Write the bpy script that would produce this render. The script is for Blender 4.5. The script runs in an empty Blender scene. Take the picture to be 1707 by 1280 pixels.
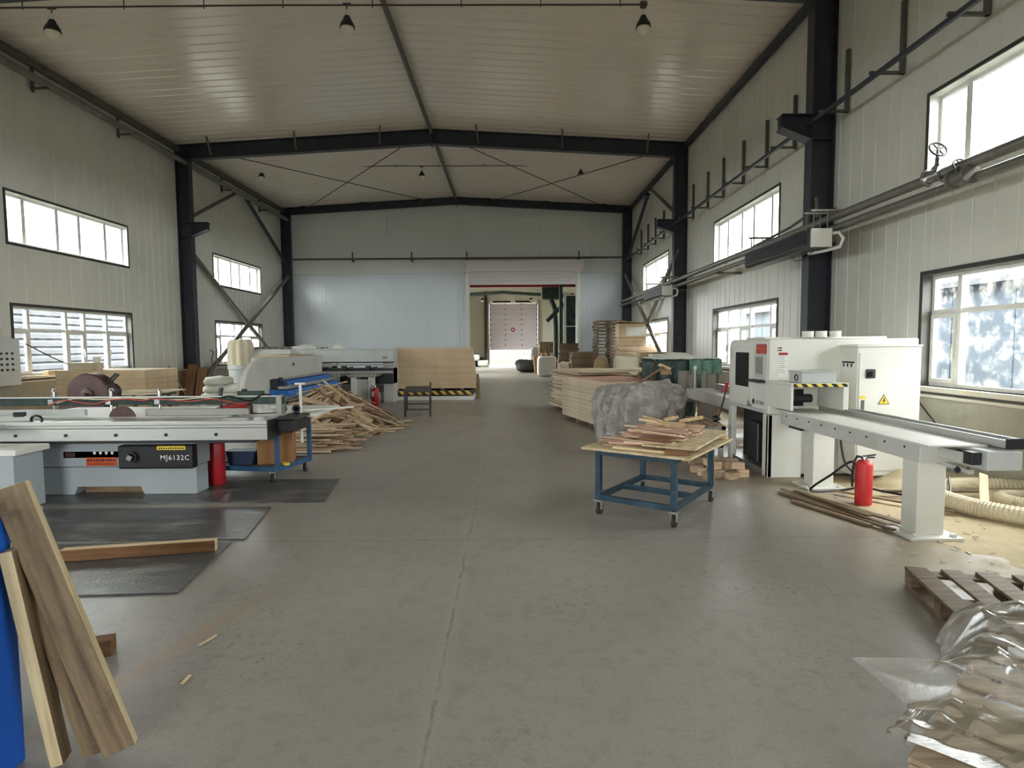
import bpy, bmesh, math, random
from mathutils import Vector, Matrix, Euler, noise
R_ = random.Random(7)
PI = math.pi
SC = bpy.context.scene
COL = SC.collection
def S(r, g, b):
    def f(c):
        c /= 255.0
        return c/12.92 if c <= .04045 else ((c+.055)/1.055)**2.4
    return (f(r), f(g), f(b), 1.0)

# ------------------------------------------------------------------ camera
cam = bpy.data.cameras.new('camera')
cam.sensor_fit = 'HORIZONTAL'; cam.sensor_width = 36.0
cam.lens = 980.0/1707.0*36.0
cam.clip_end = 400; cam.clip_start = .05
co = bpy.data.objects.new('camera', cam); COL.objects.link(co)
pitch = math.atan(65/980.0); yaw = math.atan(3.5/980.0); roll = math.radians(.4)
co.matrix_world = (Matrix.Translation((0, 0, 1.65)) @ Matrix.Rotation(-yaw, 4, 'Z')
                   @ Matrix.Rotation(PI/2-pitch, 4, 'X') @ Matrix.Rotation(-roll, 4, 'Z'))
SC.camera = co
# ------------------------------------------------------------------ light: overcast sky through the windows
SKY = 8.0
w = bpy.data.worlds.new('sky'); SC.world = w; w.use_nodes = True
nt = w.node_tree; nt.nodes.clear()
wo = nt.nodes.new('ShaderNodeOutputWorld'); bg = nt.nodes.new('ShaderNodeBackground')
tc = nt.nodes.new('ShaderNodeTexCoord'); sx = nt.nodes.new('ShaderNodeSeparateXYZ'); rp = nt.nodes.new('ShaderNodeValToRGB')
nt.links.new(tc.outputs['Generated'], sx.inputs[0]); nt.links.new(sx.outputs['Z'], rp.inputs[0])
rp.color_ramp.elements[0].position = 0.0; rp.color_ramp.elements[0].color = (.90, .92, .92, 1)
rp.color_ramp.elements[1].position = 1.0; rp.color_ramp.elements[1].color = (1.02, 1.02, 1.0, 1)
nt.links.new(rp.outputs[0], bg.inputs['Color']); bg.inputs['Strength'].default_value = SKY
nt.links.new(bg.outputs[0], wo.inputs['Surface'])
SC.view_settings.view_transform = 'Standard'; SC.view_settings.look = 'None'
SC.view_settings.exposure = 1.62; SC.view_settings.gamma = 1.0; SC.view_settings.use_curve_mapping = False
cy = SC.cycles
cy.use_denoising = True
cy.max_bounces = 12; cy.diffuse_bounces = 7; cy.glossy_bounces = 4; cy.transparent_max_bounces = 24; cy.transmission_bounces = 4
cy.caustics_reflective = False; cy.caustics_refractive = False
cy.sample_clamp_indirect = 6.0; cy.sample_clamp_direct = 4.0; cy.filter_width = 1.1
def portal(loc, rot, sx_, sy_):
    l = bpy.data.lights.new('window_portal', 'AREA'); l.shape = 'RECTANGLE'; l.size = sx_; l.size_y = sy_
    l.cycles.is_portal = True
    o = bpy.data.objects.new('window_portal', l); COL.objects.link(o); o.location = loc; o.rotation_euler = rot
    o['kind'] = 'helper'

# ------------------------------------------------------------------ materials
MATS = {}
def _new(name):
    m = bpy.data.materials.new(name); m.use_nodes = True
    t = m.node_tree; b = t.nodes['Principled BSDF']
    MATS[name] = m
    return m, t, b
def nd(t, typ, **k):
    n = t.nodes.new(typ)
    for a, v in k.items(): setattr(n, a, v)
    return n
def mixc(t, fac, a, b, blend='MIX'):
    n = nd(t, 'ShaderNodeMix', data_type='RGBA', blend_type=blend)
    if isinstance(fac, (int, float)): n.inputs[0].default_value = fac
    else: t.links.new(fac, n.inputs[0])
    for i, q in ((6, a), (7, b)):
        if isinstance(q, tuple): n.inputs[i].default_value = q
        else: t.links.new(q, n.inputs[i])
    return n.outputs[2]
def nois(t, scale, detail=4, rough=.55, vec=None, stretch=None, coord='Object'):
    src = nd(t, 'ShaderNodeNewGeometry').outputs['Position'] if coord == 'World' else nd(t, 'ShaderNodeTexCoord').outputs[coord]
    if stretch:
        mp = nd(t, 'ShaderNodeMapping'); mp.inputs['Scale'].default_value = stretch
        t.links.new(src, mp.inputs[0]); src = mp.outputs[0]
    n = nd(t, 'ShaderNodeTexNoise'); n.inputs['Scale'].default_value = scale
    n.inputs['Detail'].default_value = detail; n.inputs['Roughness'].default_value = rough
    t.links.new(src, n.inputs['Vector'])
    return n.outputs[0]
def ramp(t, src, p0, p1, c0=(0, 0, 0, 1), c1=(1, 1, 1, 1)):
    r = nd(t, 'ShaderNodeValToRGB'); e = r.color_ramp.elements
    e[0].position = p0; e[1].position = p1; e[0].color = c0; e[1].color = c1
    t.links.new(src, r.inputs[0]); return r.outputs[0]
def bump(t, b, src, strength, dist=.01):
    n = nd(t, 'ShaderNodeBump'); n.inputs['Strength'].default_value = strength; n.inputs['Distance'].default_value = dist
    t.links.new(src, n.inputs['Height']); t.links.new(n.outputs[0], b.inputs['Normal'])
def mat(name, c, rough=.5, metal=0.0, var=.12, scale=3.0, dirt=None, dirt_amt=.5, bmp=0.0, bscale=60, spec=.5, stretch=None):
    """plain material with a slight procedural unevenness; dirt = colour of worn patches (on the mats also painted sheen)"""
    m, t, b = _new(name)
    lo = tuple(max(0, x*(1-var)) for x in c[:3])+(1,); hi = tuple(min(1, x*(1+var)) for x in c[:3])+(1,)
    n = nois(t, scale, 5, stretch=stretch)
    colr = mixc(t, n, lo, hi)
    if dirt:
        f = ramp(t, nois(t, scale*1.7, 6, .65, stretch=stretch), .5, .72)
        mm = nd(t, 'ShaderNodeMath', operation='MULTIPLY'); t.links.new(f, mm.inputs[0]); mm.inputs[1].default_value = dirt_amt
        colr = mixc(t, mm.outputs[0], colr, dirt)
    t.links.new(colr, b.inputs['Base Color'])
    b.inputs['Roughness'].default_value = rough; b.inputs['Metallic'].default_value = metal
    b.inputs['Specular IOR Level'].default_value = spec
    if bmp: bump(t, b, nois(t, bscale, 4), bmp)
    return m
def wood(name, c1, c2, rough=.65, stretch=(2, 30, 30), rnd=.35, dark=None):
    """grain along local X; each object gets a tone of its own"""
    m, t, b = _new(name)
    g = nois(t, 1.0, 6, .6, stretch=stretch)
    base = mixc(t, ramp(t, g, .35, .68), c1, c2)
    oi = nd(t, 'ShaderNodeObjectInfo')
    lo = tuple(x*(1-rnd) for x in (1, .97, .92))+(1,); hi = tuple(x*(1+rnd*.35) for x in (1, 1, 1))+(1,)
    tint = mixc(t, oi.outputs['Random'], lo, hi)
    base = mixc(t, 1.0, base, tint, 'MULTIPLY')
    if dark:
        f = ramp(t, nois(t, 3.0, 5, .7), .55, .75)
        base = mixc(t, f, base, dark)
    t.links.new(base, b.inputs['Base Color']); b.inputs['Roughness'].default_value = rough
    b.inputs['Specular IOR Level'].default_value = .3
    bump(t, b, g, .25, .004)
    return m
def plain(name, c, rough=.5):
    m, t, b = _new(name); b.inputs['Base Color'].default_value = c; b.inputs['Roughness'].default_value = rough
    return m

mat('wall_cream', S(204, 203, 193), .38, var=.05, scale=.6, dirt=S(168, 166, 154), dirt_amt=.3)
mat('wall_grey', S(206, 210, 207), .34, var=.05, scale=.5)
mat('wall_blue', S(200, 209, 214), .26, var=.05, scale=.5)
mat('roof_sheet', S(221, 212, 198), .2, var=.05, scale=.7, spec=.75)
mat('wall_core', S(120, 120, 115), .8)
mat('concrete_wall', S(150, 146, 132), .85, var=.22, scale=1.2, dirt=S(110, 106, 96), dirt_amt=.5, bmp=.25, bscale=30)
mat('ledge', S(190, 186, 172), .7, var=.12, scale=2, dirt=S(198, 180, 140), dirt_amt=.6)
mat('steel_navy', S(44, 47, 56), .5, var=.18, scale=2.0, dirt=S(78, 77, 74), dirt_amt=.35)
mat('steel_grey', S(84, 83, 78), .5, var=.18, scale=3.0, dirt=S(120, 116, 104), dirt_amt=.5)
mat('brace_grey', S(104, 98, 90), .5, metal=.2, var=.18, scale=3.0, dirt=S(150, 140, 125), dirt_amt=.5)
mat('pipe_grey', S(112, 110, 102), .45, metal=.3, var=.2, scale=3.0, dirt=S(150, 146, 132), dirt_amt=.6)
mat('wire_dark', S(70, 64, 56), .7)
mat('upvc', S(212, 212, 205), .4, var=.06, scale=2, dirt=S(176, 168, 148), dirt_amt=.35)
mat('trim_dark', S(52, 48, 44), .6, var=.2)
mat('machine_white', S(216, 216, 208), .42, var=.03, scale=1.2, dirt=S(196, 190, 172), dirt_amt=.35)
mat('machine_grey', S(188, 192, 190), .45, var=.05, scale=1.5, dirt=S(160, 160, 152), dirt_amt=.4)
mat('machine_pale', S(196, 196, 190), .5, var=.05, scale=1.5, dirt=S(168, 163, 148), dirt_amt=.45)
mat('saw_grey', S(160, 168, 171), .45, var=.05, scale=1.3, dirt=S(150, 156, 156), dirt_amt=.4)
mat('alu', S(188, 190, 186), .36, metal=.75, var=.06, scale=2, stretch=(1, 12, 12))
mat('alu_dull', S(150, 150, 144), .45, metal=.6, var=.1, scale=3)
mat('dark_metal', S(46, 48, 50), .45, metal=.3, var=.2, scale=5)
mat('black', S(16, 17, 19), .4)
mat('void', S(8, 7, 8), .8)
mat('rubber', S(36, 34, 33), .7, var=.2, scale=6)
mat('chrome', S(190, 190, 190), .22, metal=1.0, var=.03)
mat('red_paint', S(170, 30, 38), .38, var=.12, scale=6, dirt=S(120, 40, 40), dirt_amt=.5)
mat('hose_red', S(176, 84, 78), .5, var=.2, scale=6)
mat('red_dusty', S(196, 44, 48), .5, var=.12, scale=6, dirt=S(190, 120, 100), dirt_amt=.25)
mat('blue_paint', S(14, 48, 64), .5, var=.2, scale=6, dirt=S(70, 100, 120), dirt_amt=.5)
mat('blue_light', S(34, 80, 116), .5, var=.2, scale=6, dirt=S(90, 120, 140), dirt_amt=.4)
mat('blue_bright', S(26, 92, 190), .45, var=.2, scale=3)
mat('blue_strip', S(40, 110, 190), .4, var=.15, scale=4)
mat('orange_label', S(206, 88, 40), .55, var=.15, scale=20)
mat('yellow', S(226, 198, 60), .5, var=.12, scale=10)
mat('white_print', S(226, 226, 222), .5)
mat('dark_print', S(40, 38, 38), .6)
mat('maroon', S(74, 46, 44), .45, var=.25, scale=3, dirt=S(104, 84, 78), dirt_amt=.4)
mat('cloth_white', S(222, 222, 212), .85, var=.08, scale=4, bmp=.3, bscale=40)
mat('cloth_cream', S(206, 198, 172), .9, var=.1, scale=4, bmp=.3, bscale=40)
mat('tarp_grey', S(142, 137, 134), .42, var=.3, scale=5, dirt=S(190, 180, 166), dirt_amt=.75, bmp=.5, bscale=25)
mat('tarp_green', S(26, 48, 40), .5, var=.5, scale=4, dirt=S(96, 150, 130), dirt_amt=.5)
mat('net_aqua', S(92, 128, 114), .5, var=.35, scale=5, dirt=S(50, 90, 78), dirt_amt=.7)
mat('cloth_grey', S(136, 128, 120), .8, var=.2, scale=4)
mat('cardboard', S(150, 108, 68), .8, var=.12, scale=4)
mat('paper_brown', S(150, 130, 98), .85, var=.2, scale=4)
mat('plastic_blue_dark', S(28, 44, 78), .45)
mat('hose_cream', S(206, 197, 168), .55, var=.12, scale=8, dirt=S(190, 168, 120), dirt_amt=.4)
mat('mat_black', S(78, 78, 78), .33, var=.35, scale=1.6, dirt=S(140, 137, 131), dirt_amt=.9, stretch=(.6, 1.8, 1), bmp=.3, bscale=50)  # pale streaks: part dust, part reflective sheen put into the colour
mat('sawdust', S(186, 170, 138), .95, var=.12, scale=6, dirt=S(160, 142, 112), dirt_amt=.5, bmp=.6, bscale=90)
mat('shutter', S(206, 200, 198), .45, var=.04)
mat('room_wall', S(206, 204, 190), .6, var=.05)
mat('far_door', S(214, 204, 212), .5, var=.04)
mat('red_beam', S(150, 36, 40), .5, var=.1)
mat('green_dark', S(34, 52, 46), .6, var=.4, scale=4, dirt=S(80, 104, 92), dirt_amt=.5)
mat('outside_ground', S(66, 64, 56), .95, var=.2, scale=1)
mat('grass', S(56, 53, 30), .95, var=.3, scale=2)
mat('outside_wall', S(94, 97, 103), .8, var=.12, scale=1)
mat('outside_blue', S(84, 94, 106), .8, var=.15, scale=1)
mat('foliage', S(52, 66, 40), .9, var=.4, scale=6)
mat('bulb', S(214, 208, 190), .3, var=.03)
wood('wood_pale', S(222, 202, 166), S(190, 166, 128), rnd=.25)
wood('wood_strip', S(224, 200, 172), S(184, 156, 128), rnd=.42)
wood('wood_pink', S(208, 172, 156), S(172, 136, 122), rnd=.4)
wood('wood_old', S(136, 116, 90), S(98, 80, 58), rnd=.3, dark=S(84, 66, 46))
wood('wood_rough', S(118, 101, 76), S(76, 61, 43), rnd=.2, dark=S(64, 50, 34))
wood('wood_edge', S(190, 174, 138), S(150, 132, 98), rnd=.15)
wood('wood_brown', S(132, 96, 62), S(98, 69, 43), rnd=.25)
wood('wood_pallet', S(176, 158, 134), S(136, 118, 94), rnd=.25)
wood('wood_pallet_dark', S(142, 124, 102), S(104, 87, 69), rnd=.25)
wood('ply_edge', S(216, 194, 162), S(190, 166, 134), stretch=(1.0, 4, 4), rnd=.12)
wood('ply_pale', S(222, 210, 188), S(196, 180, 152), stretch=(1.2, 4, 4), rnd=.25)
wood('ply_face', S(214, 188, 156), S(186, 156, 126), stretch=(1, 8, 8), rnd=.1)
wood('ply_pink', S(202, 160, 140), S(178, 138, 120), stretch=(1, 8, 8), rnd=.1)
wood('osb', S(200, 184, 150), S(158, 138, 104), stretch=(9, 14, 14), rnd=.1)
wood('board_brown', S(150, 112, 80), S(118, 84, 58), rnd=.15)

def concrete_floor():
    m, t, b = _new('concrete_floor')
    big = nois(t, .35, 6, .6, coord='World'); mid = nois(t, 2.2, 6, .65, coord='World'); fine = nois(t, 60, 3, .7, coord='World')
    c = mixc(t, ramp(t, big, .3, .7), S(136, 131, 124), S(157, 151, 142))
    c = mixc(t, ramp(t, mid, .58, .80), c, S(116, 111, 105))
    # worn dark flecks in patches
    fl = nd(t, 'ShaderNodeMath', operation='MULTIPLY')
    t.links.new(ramp(t, nois(t, 26, 6, .75, coord='World'), .54, .63), fl.inputs[0])
    t.links.new(ramp(t, nois(t, .8, 4, .6, coord='World'), .50, .62), fl.inputs[1])
    c = mixc(t, fl.outputs[0], c, S(74, 72, 70))
    c = mixc(t, .38, c, mixc(t, fine, S(92, 90, 86), S(184, 178, 168)))
    c = mixc(t, ramp(t, nois(t, 9, 8, .72, coord='World'), .50, .85), c, S(118, 113, 106))
    # saw cut joints: a long one down the hall and faint cross joints
    geo = nd(t, 'ShaderNodeNewGeometry'); sp = nd(t, 'ShaderNodeSeparateXYZ'); t.links.new(geo.outputs['Position'], sp.inputs[0])
    wob = nois(t, 3.0, 6, .7, coord='World')
    def math_(op, a, b_):
        n = nd(t, 'ShaderNodeMath', operation=op)
        for i, q in ((0, a), (1, b_)):
            if isinstance(q, (int, float)): n.inputs[i].default_value = q
            else: t.links.new(q, n.inputs[i])
        return n.outputs[0]
    xx = math_('ADD', sp.outputs['X'], math_('MULTIPLY', math_('SUBTRACT', wob, .5), .06))
    d = math_('ABSOLUTE', math_('ADD', xx, .36), 0)
    line = math_('MULTIPLY', math_('SUBTRACT', 1.0, math_('MINIMUM', math_('DIVIDE', d, .013), 1.0)), ramp(t, nois(t, 7, 6, .75, coord='World'), .40, .62))
    soft = math_('MULTIPLY', math_('SUBTRACT', 1.0, math_('MINIMUM', math_('DIVIDE', d, .07), 1.0)), .45)
    yy = math_('ABSOLUTE', math_('SUBTRACT', math_('MODULO', math_('ADD', sp.outputs['Y'], 10.1), 6.0), 3.0), 0)
    cr = math_('MULTIPLY', math_('SUBTRACT', 1.0, math_('MINIMUM', math_('DIVIDE', yy, .02), 1.0)), .35)
    c = mixc(t, math_('MULTIPLY', soft, ramp(t, nois(t, 9, 5, .7, coord='World'), .4, .65)), c, S(176, 170, 160))
    c = mixc(t, math_('MAXIMUM', math_('MULTIPLY', line, .8), cr), c, S(88, 85, 80))
    # sawdust trodden into the floor towards the right wall and by the saw
    dust = math_('MULTIPLY', ramp(t, sp.outputs['X'], .0, 1.0), 1.0)
    mr = nd(t, 'ShaderNodeMapRange'); t.links.new(xx, mr.inputs[0]); mr.inputs[1].default_value = 2.3; mr.inputs[2].default_value = 3.6
    dm = math_('MULTIPLY', mr.outputs[0], ramp(t, nois(t, 1.1, 7, .68, coord='World'), .30, .58))
    c = mixc(t, math_('MULTIPLY', dm, .85), c, S(170, 155, 126))
    # a swept streak of dust near the leaning planks
    q = math_('ABSOLUTE', math_('SUBTRACT', math_('ADD', xx, 2.75), math_('MULTIPLY', sp.outputs['Y'], .29)), 0)
    ms = nd(t, 'ShaderNodeMapRange'); t.links.new(q, ms.inputs[0]); ms.inputs[1].default_value = .09; ms.inputs[2].default_value = .02
    my = nd(t, 'ShaderNodeMapRange'); t.links.new(math_('ABSOLUTE', math_('SUBTRACT', sp.outputs['Y'], 3.0), 0), my.inputs[0]); my.inputs[1].default_value = .95; my.inputs[2].default_value = .5
    c = mixc(t, math_('MULTIPLY', math_('MULTIPLY', ms.outputs[0], my.outputs[0]), .55), c, S(160, 134, 104))
    t.links.new(c, b.inputs['Base Color'])
    rr = nd(t, 'ShaderNodeMapRange'); t.links.new(mid, rr.inputs[0]); rr.inputs[3].default_value = .26; rr.inputs[4].default_value = .46
    t.links.new(math_('MAXIMUM', rr.outputs[0], math_('MULTIPLY', dm, .85)), b.inputs['Roughness'])
    t.links.new(math_('SUBTRACT', .5, math_('MULTIPLY', dm, .4)), b.inputs['Specular IOR Level'])
    hh = math_('SUBTRACT', math_('MULTIPLY', mid, .25), line)
    bump(t, b, math_('ADD', hh, math_('MULTIPLY', fine, .05)), .25, .01)
concrete_floor()

def glass(name, dirt_c, dirt):
    m = bpy.data.materials.new(name); m.use_nodes = True; MATS[name] = m
    t = m.node_tree; t.nodes.clear()
    o = nd(t, 'ShaderNodeOutputMaterial'); tr = nd(t, 'ShaderNodeBsdfTransparent'); gl = nd(t, 'ShaderNodeBsdfGlossy')
    gl.inputs['Roughness'].default_value = .03; tr.inputs[0].default_value = (.94, .96, .96, 1)
    lw = nd(t, 'ShaderNodeLayerWeight'); pw = nd(t, 'ShaderNodeMath', operation='POWER'); t.links.new(lw.outputs['Facing'], pw.inputs[0]); pw.inputs[1].default_value = 5.0
    ml = nd(t, 'ShaderNodeMath', operation='MULTIPLY_ADD'); t.links.new(pw.outputs[0], ml.inputs[0]); ml.inputs[1].default_value = .45; ml.inputs[2].default_value = .03
    mx = nd(t, 'ShaderNodeMixShader'); t.links.new(ml.outputs[0], mx.inputs[0]); t.links.new(tr.outputs[0], mx.inputs[1]); t.links.new(gl.outputs[0], mx.inputs[2])
    tl = nd(t, 'ShaderNodeBsdfTranslucent'); tl.inputs[0].default_value = dirt_c
    f = ramp(t, nois(t, 5, 8, .7, coord='World'), .45, .8)
    mm = nd(t, 'ShaderNodeMath', operation='MULTIPLY'); t.links.new(f, mm.inputs[0]); mm.inputs[1].default_value = dirt
    m2 = nd(t, 'ShaderNodeMixShader'); t.links.new(mm.outputs[0], m2.inputs[0]); t.links.new(mx.outputs[0], m2.inputs[1]); t.links.new(tl.outputs[0], m2.inputs[2])
    t.links.new(m2.outputs[0], o.inputs[0])
glass('pane', (.75, .74, .68, 1), .04)
glass('pane_dusty', (.8, .78, .7, 1), .16)
def film():
    m = bpy.data.materials.new('film'); m.use_nodes = True; MATS['film'] = m
    t = m.node_tree; t.nodes.clear()
    o = nd(t, 'ShaderNodeOutputMaterial'); tr = nd(t, 'ShaderNodeBsdfTransparent'); gl = nd(t, 'ShaderNodeBsdfGlossy')
    gl.inputs['Roughness'].default_value = .06; gl.inputs['Color'].default_value = (1, 1, 1, 1); tr.inputs[0].default_value = (.97, .97, .96, 1)
    d1 = nd(t, 'ShaderNodeBsdfTranslucent'); d1.inputs[0].default_value = (.9, .89, .86, 1); d2 = nd(t, 'ShaderNodeBsdfDiffuse'); d2.inputs[0].default_value = (.9, .89, .86, 1); df = nd(t, 'ShaderNodeMixShader'); t.links.new(d1.outputs[0], df.inputs[1]); t.links.new(d2.outputs[0], df.inputs[2])
    lw = nd(t, 'ShaderNodeLayerWeight'); lw.inputs[0].default_value = .38
    a = nd(t, 'ShaderNodeMixShader'); a.inputs[0].default_value = .10; t.links.new(tr.outputs[0], a.inputs[1]); t.links.new(df.outputs[0], a.inputs[2])
    mx = nd(t, 'ShaderNodeMixShader'); t.links.new(lw.outputs['Fresnel'], mx.inputs[0]); t.links.new(a.outputs[0], mx.inputs[1]); t.links.new(gl.outputs[0], mx.inputs[2])
    b = nd(t, 'ShaderNodeBump'); b.inputs['Strength'].default_value = .35; b.inputs['Distance'].default_value = .01
    t.links.new(nois(t, 26, 5, .6, stretch=(1, 3, 1)), b.inputs['Height']); t.links.new(b.outputs[0], gl.inputs['Normal'])
    t.links.new(mx.outputs[0], o.inputs[0])
film()
def stripes(name, ca, cb, freq):
    m, t, b = _new(name)
    tcn = nd(t, 'ShaderNodeTexCoord'); sp = nd(t, 'ShaderNodeSeparateXYZ'); t.links.new(tcn.outputs['Object'], sp.inputs[0])
    ad = nd(t, 'ShaderNodeMath', operation='ADD'); t.links.new(sp.outputs['X'], ad.inputs[0]); t.links.new(sp.outputs['Z'], ad.inputs[1])
    mu = nd(t, 'ShaderNodeMath', operation='MULTIPLY'); t.links.new(ad.outputs[0], mu.inputs[0]); mu.inputs[1].default_value = freq
    fr = nd(t, 'ShaderNodeMath', operation='FRACT'); t.links.new(mu.outputs[0], fr.inputs[0])
    g = nd(t, 'ShaderNodeMath', operation='GREATER_THAN'); t.links.new(fr.outputs[0], g.inputs[0]); g.inputs[1].default_value = .5
    t.links.new(mixc(t, g.outputs[0], ca, cb), b.inputs['Base Color']); b.inputs['Roughness'].default_value = .5
stripes('hazard', S(216, 172, 64), S(24, 22, 22), 4.0)
stripes('hazard_small', S(226, 206, 90), S(24, 22, 22), 9.0)

# ------------------------------------------------------------------ mesh helpers (all coordinates are world metres)
class MB:
    def __init__(s): s.v = []; s.f = []; s.m = []; s.sm = False
    def add(s, vs, fs, mi=0):
        n = len(s.v); s.v += [tuple(q) for q in vs]
        for f in fs: s.f.append(tuple(n+i for i in f)); s.m.append(mi)
        return s
    def box(s, x0, x1, y0, y1, z0, z1, mi=0):
        return s.add([(x, y, z) for x in (x0, x1) for y in (y0, y1) for z in (z0, z1)],
                     [(0, 1, 3, 2), (4, 6, 7, 5), (0, 4, 5, 1), (2, 3, 7, 6), (0, 2, 6, 4), (1, 5, 7, 3)], mi)
    def obox(s, c, size, rot=None, mi=0):
        M = rot if isinstance(rot, Matrix) else Euler(rot or (0, 0, 0)).to_matrix()
        a, b, d = [q/2 for q in size]; c = Vector(c)
        return s.add([c+M@Vector((x, y, z)) for x in (-a, a) for y in (-b, b) for z in (-d, d)],
                     [(0, 1, 3, 2), (4, 6, 7, 5), (0, 4, 5, 1), (2, 3, 7, 6), (0, 2, 6, 4), (1, 5, 7, 3)], mi)
    def bar(s, p0, p1, w, h, up=(0, 0, 1), mi=0):
        p0 = Vector(p0); p1 = Vector(p1); d = p1-p0; L = d.length; x = d.normalized(); u = Vector(up)
        if abs(x.dot(u)) > .98: u = Vector((0, 1, 0))
        y = u.cross(x).normalized(); z = x.cross(y)
        return s.obox((p0+p1)/2, (L, w, h), Matrix((x, y, z)).transposed(), mi)
    def tube(s, pts, r, seg=8, mi=0, caps=True, closed=False):
        P = [Vector(p) for p in pts]; n = len(P); rings = []; prev = None
        for i in range(n):
            a = P[i-1] if i or closed else P[i]; b = P[(i+1) % n] if i < n-1 or closed else P[i]
            d = (b-a).normalized()
            if prev is None:
                u = Vector((0, 0, 1)) if abs(d.z) < .9 else Vector((1, 0, 0))
                x = d.cross(u).normalized()
            else: x = (prev-d*prev.dot(d)).normalized()
            prev = x; y = d.cross(x); rr = r[i] if isinstance(r, (list, tuple)) else r
            rings.append([P[i]+x*math.cos(2*PI*k/seg)*rr+y*math.sin(2*PI*k/seg)*rr for k in range(seg)])
        vs = [q for g in rings for q in g]; fs = []
        for i in range(n if closed else n-1):
            j = (i+1) % n
            for k in range(seg): fs.append((i*seg+k, i*seg+(k+1) % seg, j*seg+(k+1) % seg, j*seg+k))
        if caps and not closed: fs.append(tuple(range(seg))[::-1]); fs.append(tuple((n-1)*seg+k for k in range(seg)))
        return s.add(vs, fs, mi)
    def cyl(s, p0, p1, r0, r1=None, seg=16, mi=0):
        return s.tube([p0, p1], [r0, r0 if r1 is None else r1], seg, mi)
    def lathe(s, prof, o=(0, 0, 0), axis='Z', seg=20, mi=0):
        vs = []; fs = []; n = len(prof)
        for r, h in prof:
            for k in range(seg):
                c = math.cos(2*PI*k/seg)*r; d = math.sin(2*PI*k/seg)*r
                q = {'Z': (c, d, h), 'Y': (c, h, d), 'X': (h, c, d)}[axis]
                vs.append((q[0]+o[0], q[1]+o[1], q[2]+o[2]))
        for i in range(n-1):
            for k in range(seg): fs.append((i*seg+k, i*seg+(k+1) % seg, (i+1)*seg+(k+1) % seg, (i+1)*seg+k))
        fs.append(tuple(range(seg))[::-1]); fs.append(tuple((n-1)*seg+k for k in range(seg)))
        return s.add(vs, fs, mi)
    def prism(s, poly, a, b, axis='Y', mi=0):
        """poly in the two other axes, extruded from a to b along axis"""
        def q(p, h): return {'Y': (p[0], h, p[1]), 'X': (h, p[0], p[1]), 'Z': (p[0], p[1], h)}[axis]
        n = len(poly); vs = [q(p, a) for p in poly]+[q(p, b) for p in poly]
        fs = [tuple(range(n)), tuple(range(n, 2*n))[::-1]]+[(i, (i+1) % n, n+(i+1) % n, n+i) for i in range(n)]
        return s.add(vs, fs, mi)
    def grid(s, fn, nu, nv, mi=0):
        vs = [fn(i/nu, j/nv) for i in range(nu+1) for j in range(nv+1)]
        fs = [(i*(nv+1)+j, (i+1)*(nv+1)+j, (i+1)*(nv+1)+j+1, i*(nv+1)+j+1) for i in range(nu) for j in range(nv)]
        return s.add(vs, fs, mi)
    def ibeam(s, p0, p1, h, w, tf, tw, up):
        """I section: h along up, flanges w wide"""
        p0 = Vector(p0); p1 = Vector(p1); u = Vector(up).normalized()
        s.bar(p0, p1, tw, h-2*tf, up); s.bar(p0+u*(h-tf)/2, p1+u*(h-tf)/2, w, tf, up); s.bar(p0-u*(h-tf)/2, p1-u*(h-tf)/2, w, tf, up)
        return s
def chain(o):
    M = Matrix.Identity(4)
    while o is not None:
        M = Matrix.LocRotScale(o.location, o.rotation_euler, None) @ M; o = o.parent
    return M
def obj(name, mb, mats, parent=None, bev=0, smooth=None, sub=0, solid=0):
    me = bpy.data.meshes.new(name)
    M = chain(parent).inverted() if parent is not None else None
    vs = [tuple(M @ Vector(q)) for q in mb.v] if M is not None else mb.v
    me.from_pydata(vs, [], mb.f)
    bm = bmesh.new(); bm.from_mesh(me); bmesh.ops.recalc_face_normals(bm, faces=bm.faces); bm.to_mesh(me); bm.free()
    mats = [mats] if isinstance(mats, str) else mats
    for q in mats: me.materials.append(MATS[q])
    if len(mats) > 1: me.polygons.foreach_set('material_index', mb.m)
    if smooth is not None:
        me.polygons.foreach_set('use_smooth', [True]*len(me.polygons)); me.set_sharp_from_angle(angle=math.radians(smooth))
    o = bpy.data.objects.new(name, me); COL.objects.link(o)
    if parent is not None: o.parent = parent
    if solid:
        md = o.modifiers.new('thickness', 'SOLIDIFY'); md.thickness = solid
    if sub:
        md = o.modifiers.new('smooth', 'SUBSURF'); md.levels = sub; md.render_levels = sub
    if bev:
        md = o.modifiers.new('bevel', 'BEVEL'); md.width = bev; md.segments = 2; md.limit_method = 'ANGLE'; md.angle_limit = .6
    return o
def tag(o, label, cat, group=None, kind=None):
    o['label'] = label; o['category'] = cat
    if group: o['group'] = group
    if kind: o['kind'] = kind
    return o
def thing(name, label, cat, loc=(0, 0, 0), rz=0, group=None, kind=None):
    o = bpy.data.objects.new(name, None); COL.objects.link(o); o.empty_display_size = .1
    o.location = loc; o.rotation_euler = (0, 0, rz)
    return tag(o, label, cat, group, kind)
def solo(name, mb, mats, label, cat, group=None, kind=None, **k):
    """a thing that is one mesh; its origin goes to the middle of its base"""
    xs = [[q[i] for q in mb.v] for i in range(3)]
    c = Vector(((min(xs[0])+max(xs[0]))/2, (min(xs[1])+max(xs[1]))/2, min(xs[2])))
    mb.v = [(q[0]-c.x, q[1]-c.y, q[2]-c.z) for q in mb.v]
    o = obj(name, mb, mats, **k); o.location = c
    return tag(o, label, cat, group, kind)
def struct(name, mb, mats, **k):
    o = obj(name, mb, mats, **k); o['kind'] = 'structure'; return o
def sroot(name):
    o = bpy.data.objects.new(name, None); COL.objects.link(o); o['kind'] = 'structure'; return o
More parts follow.
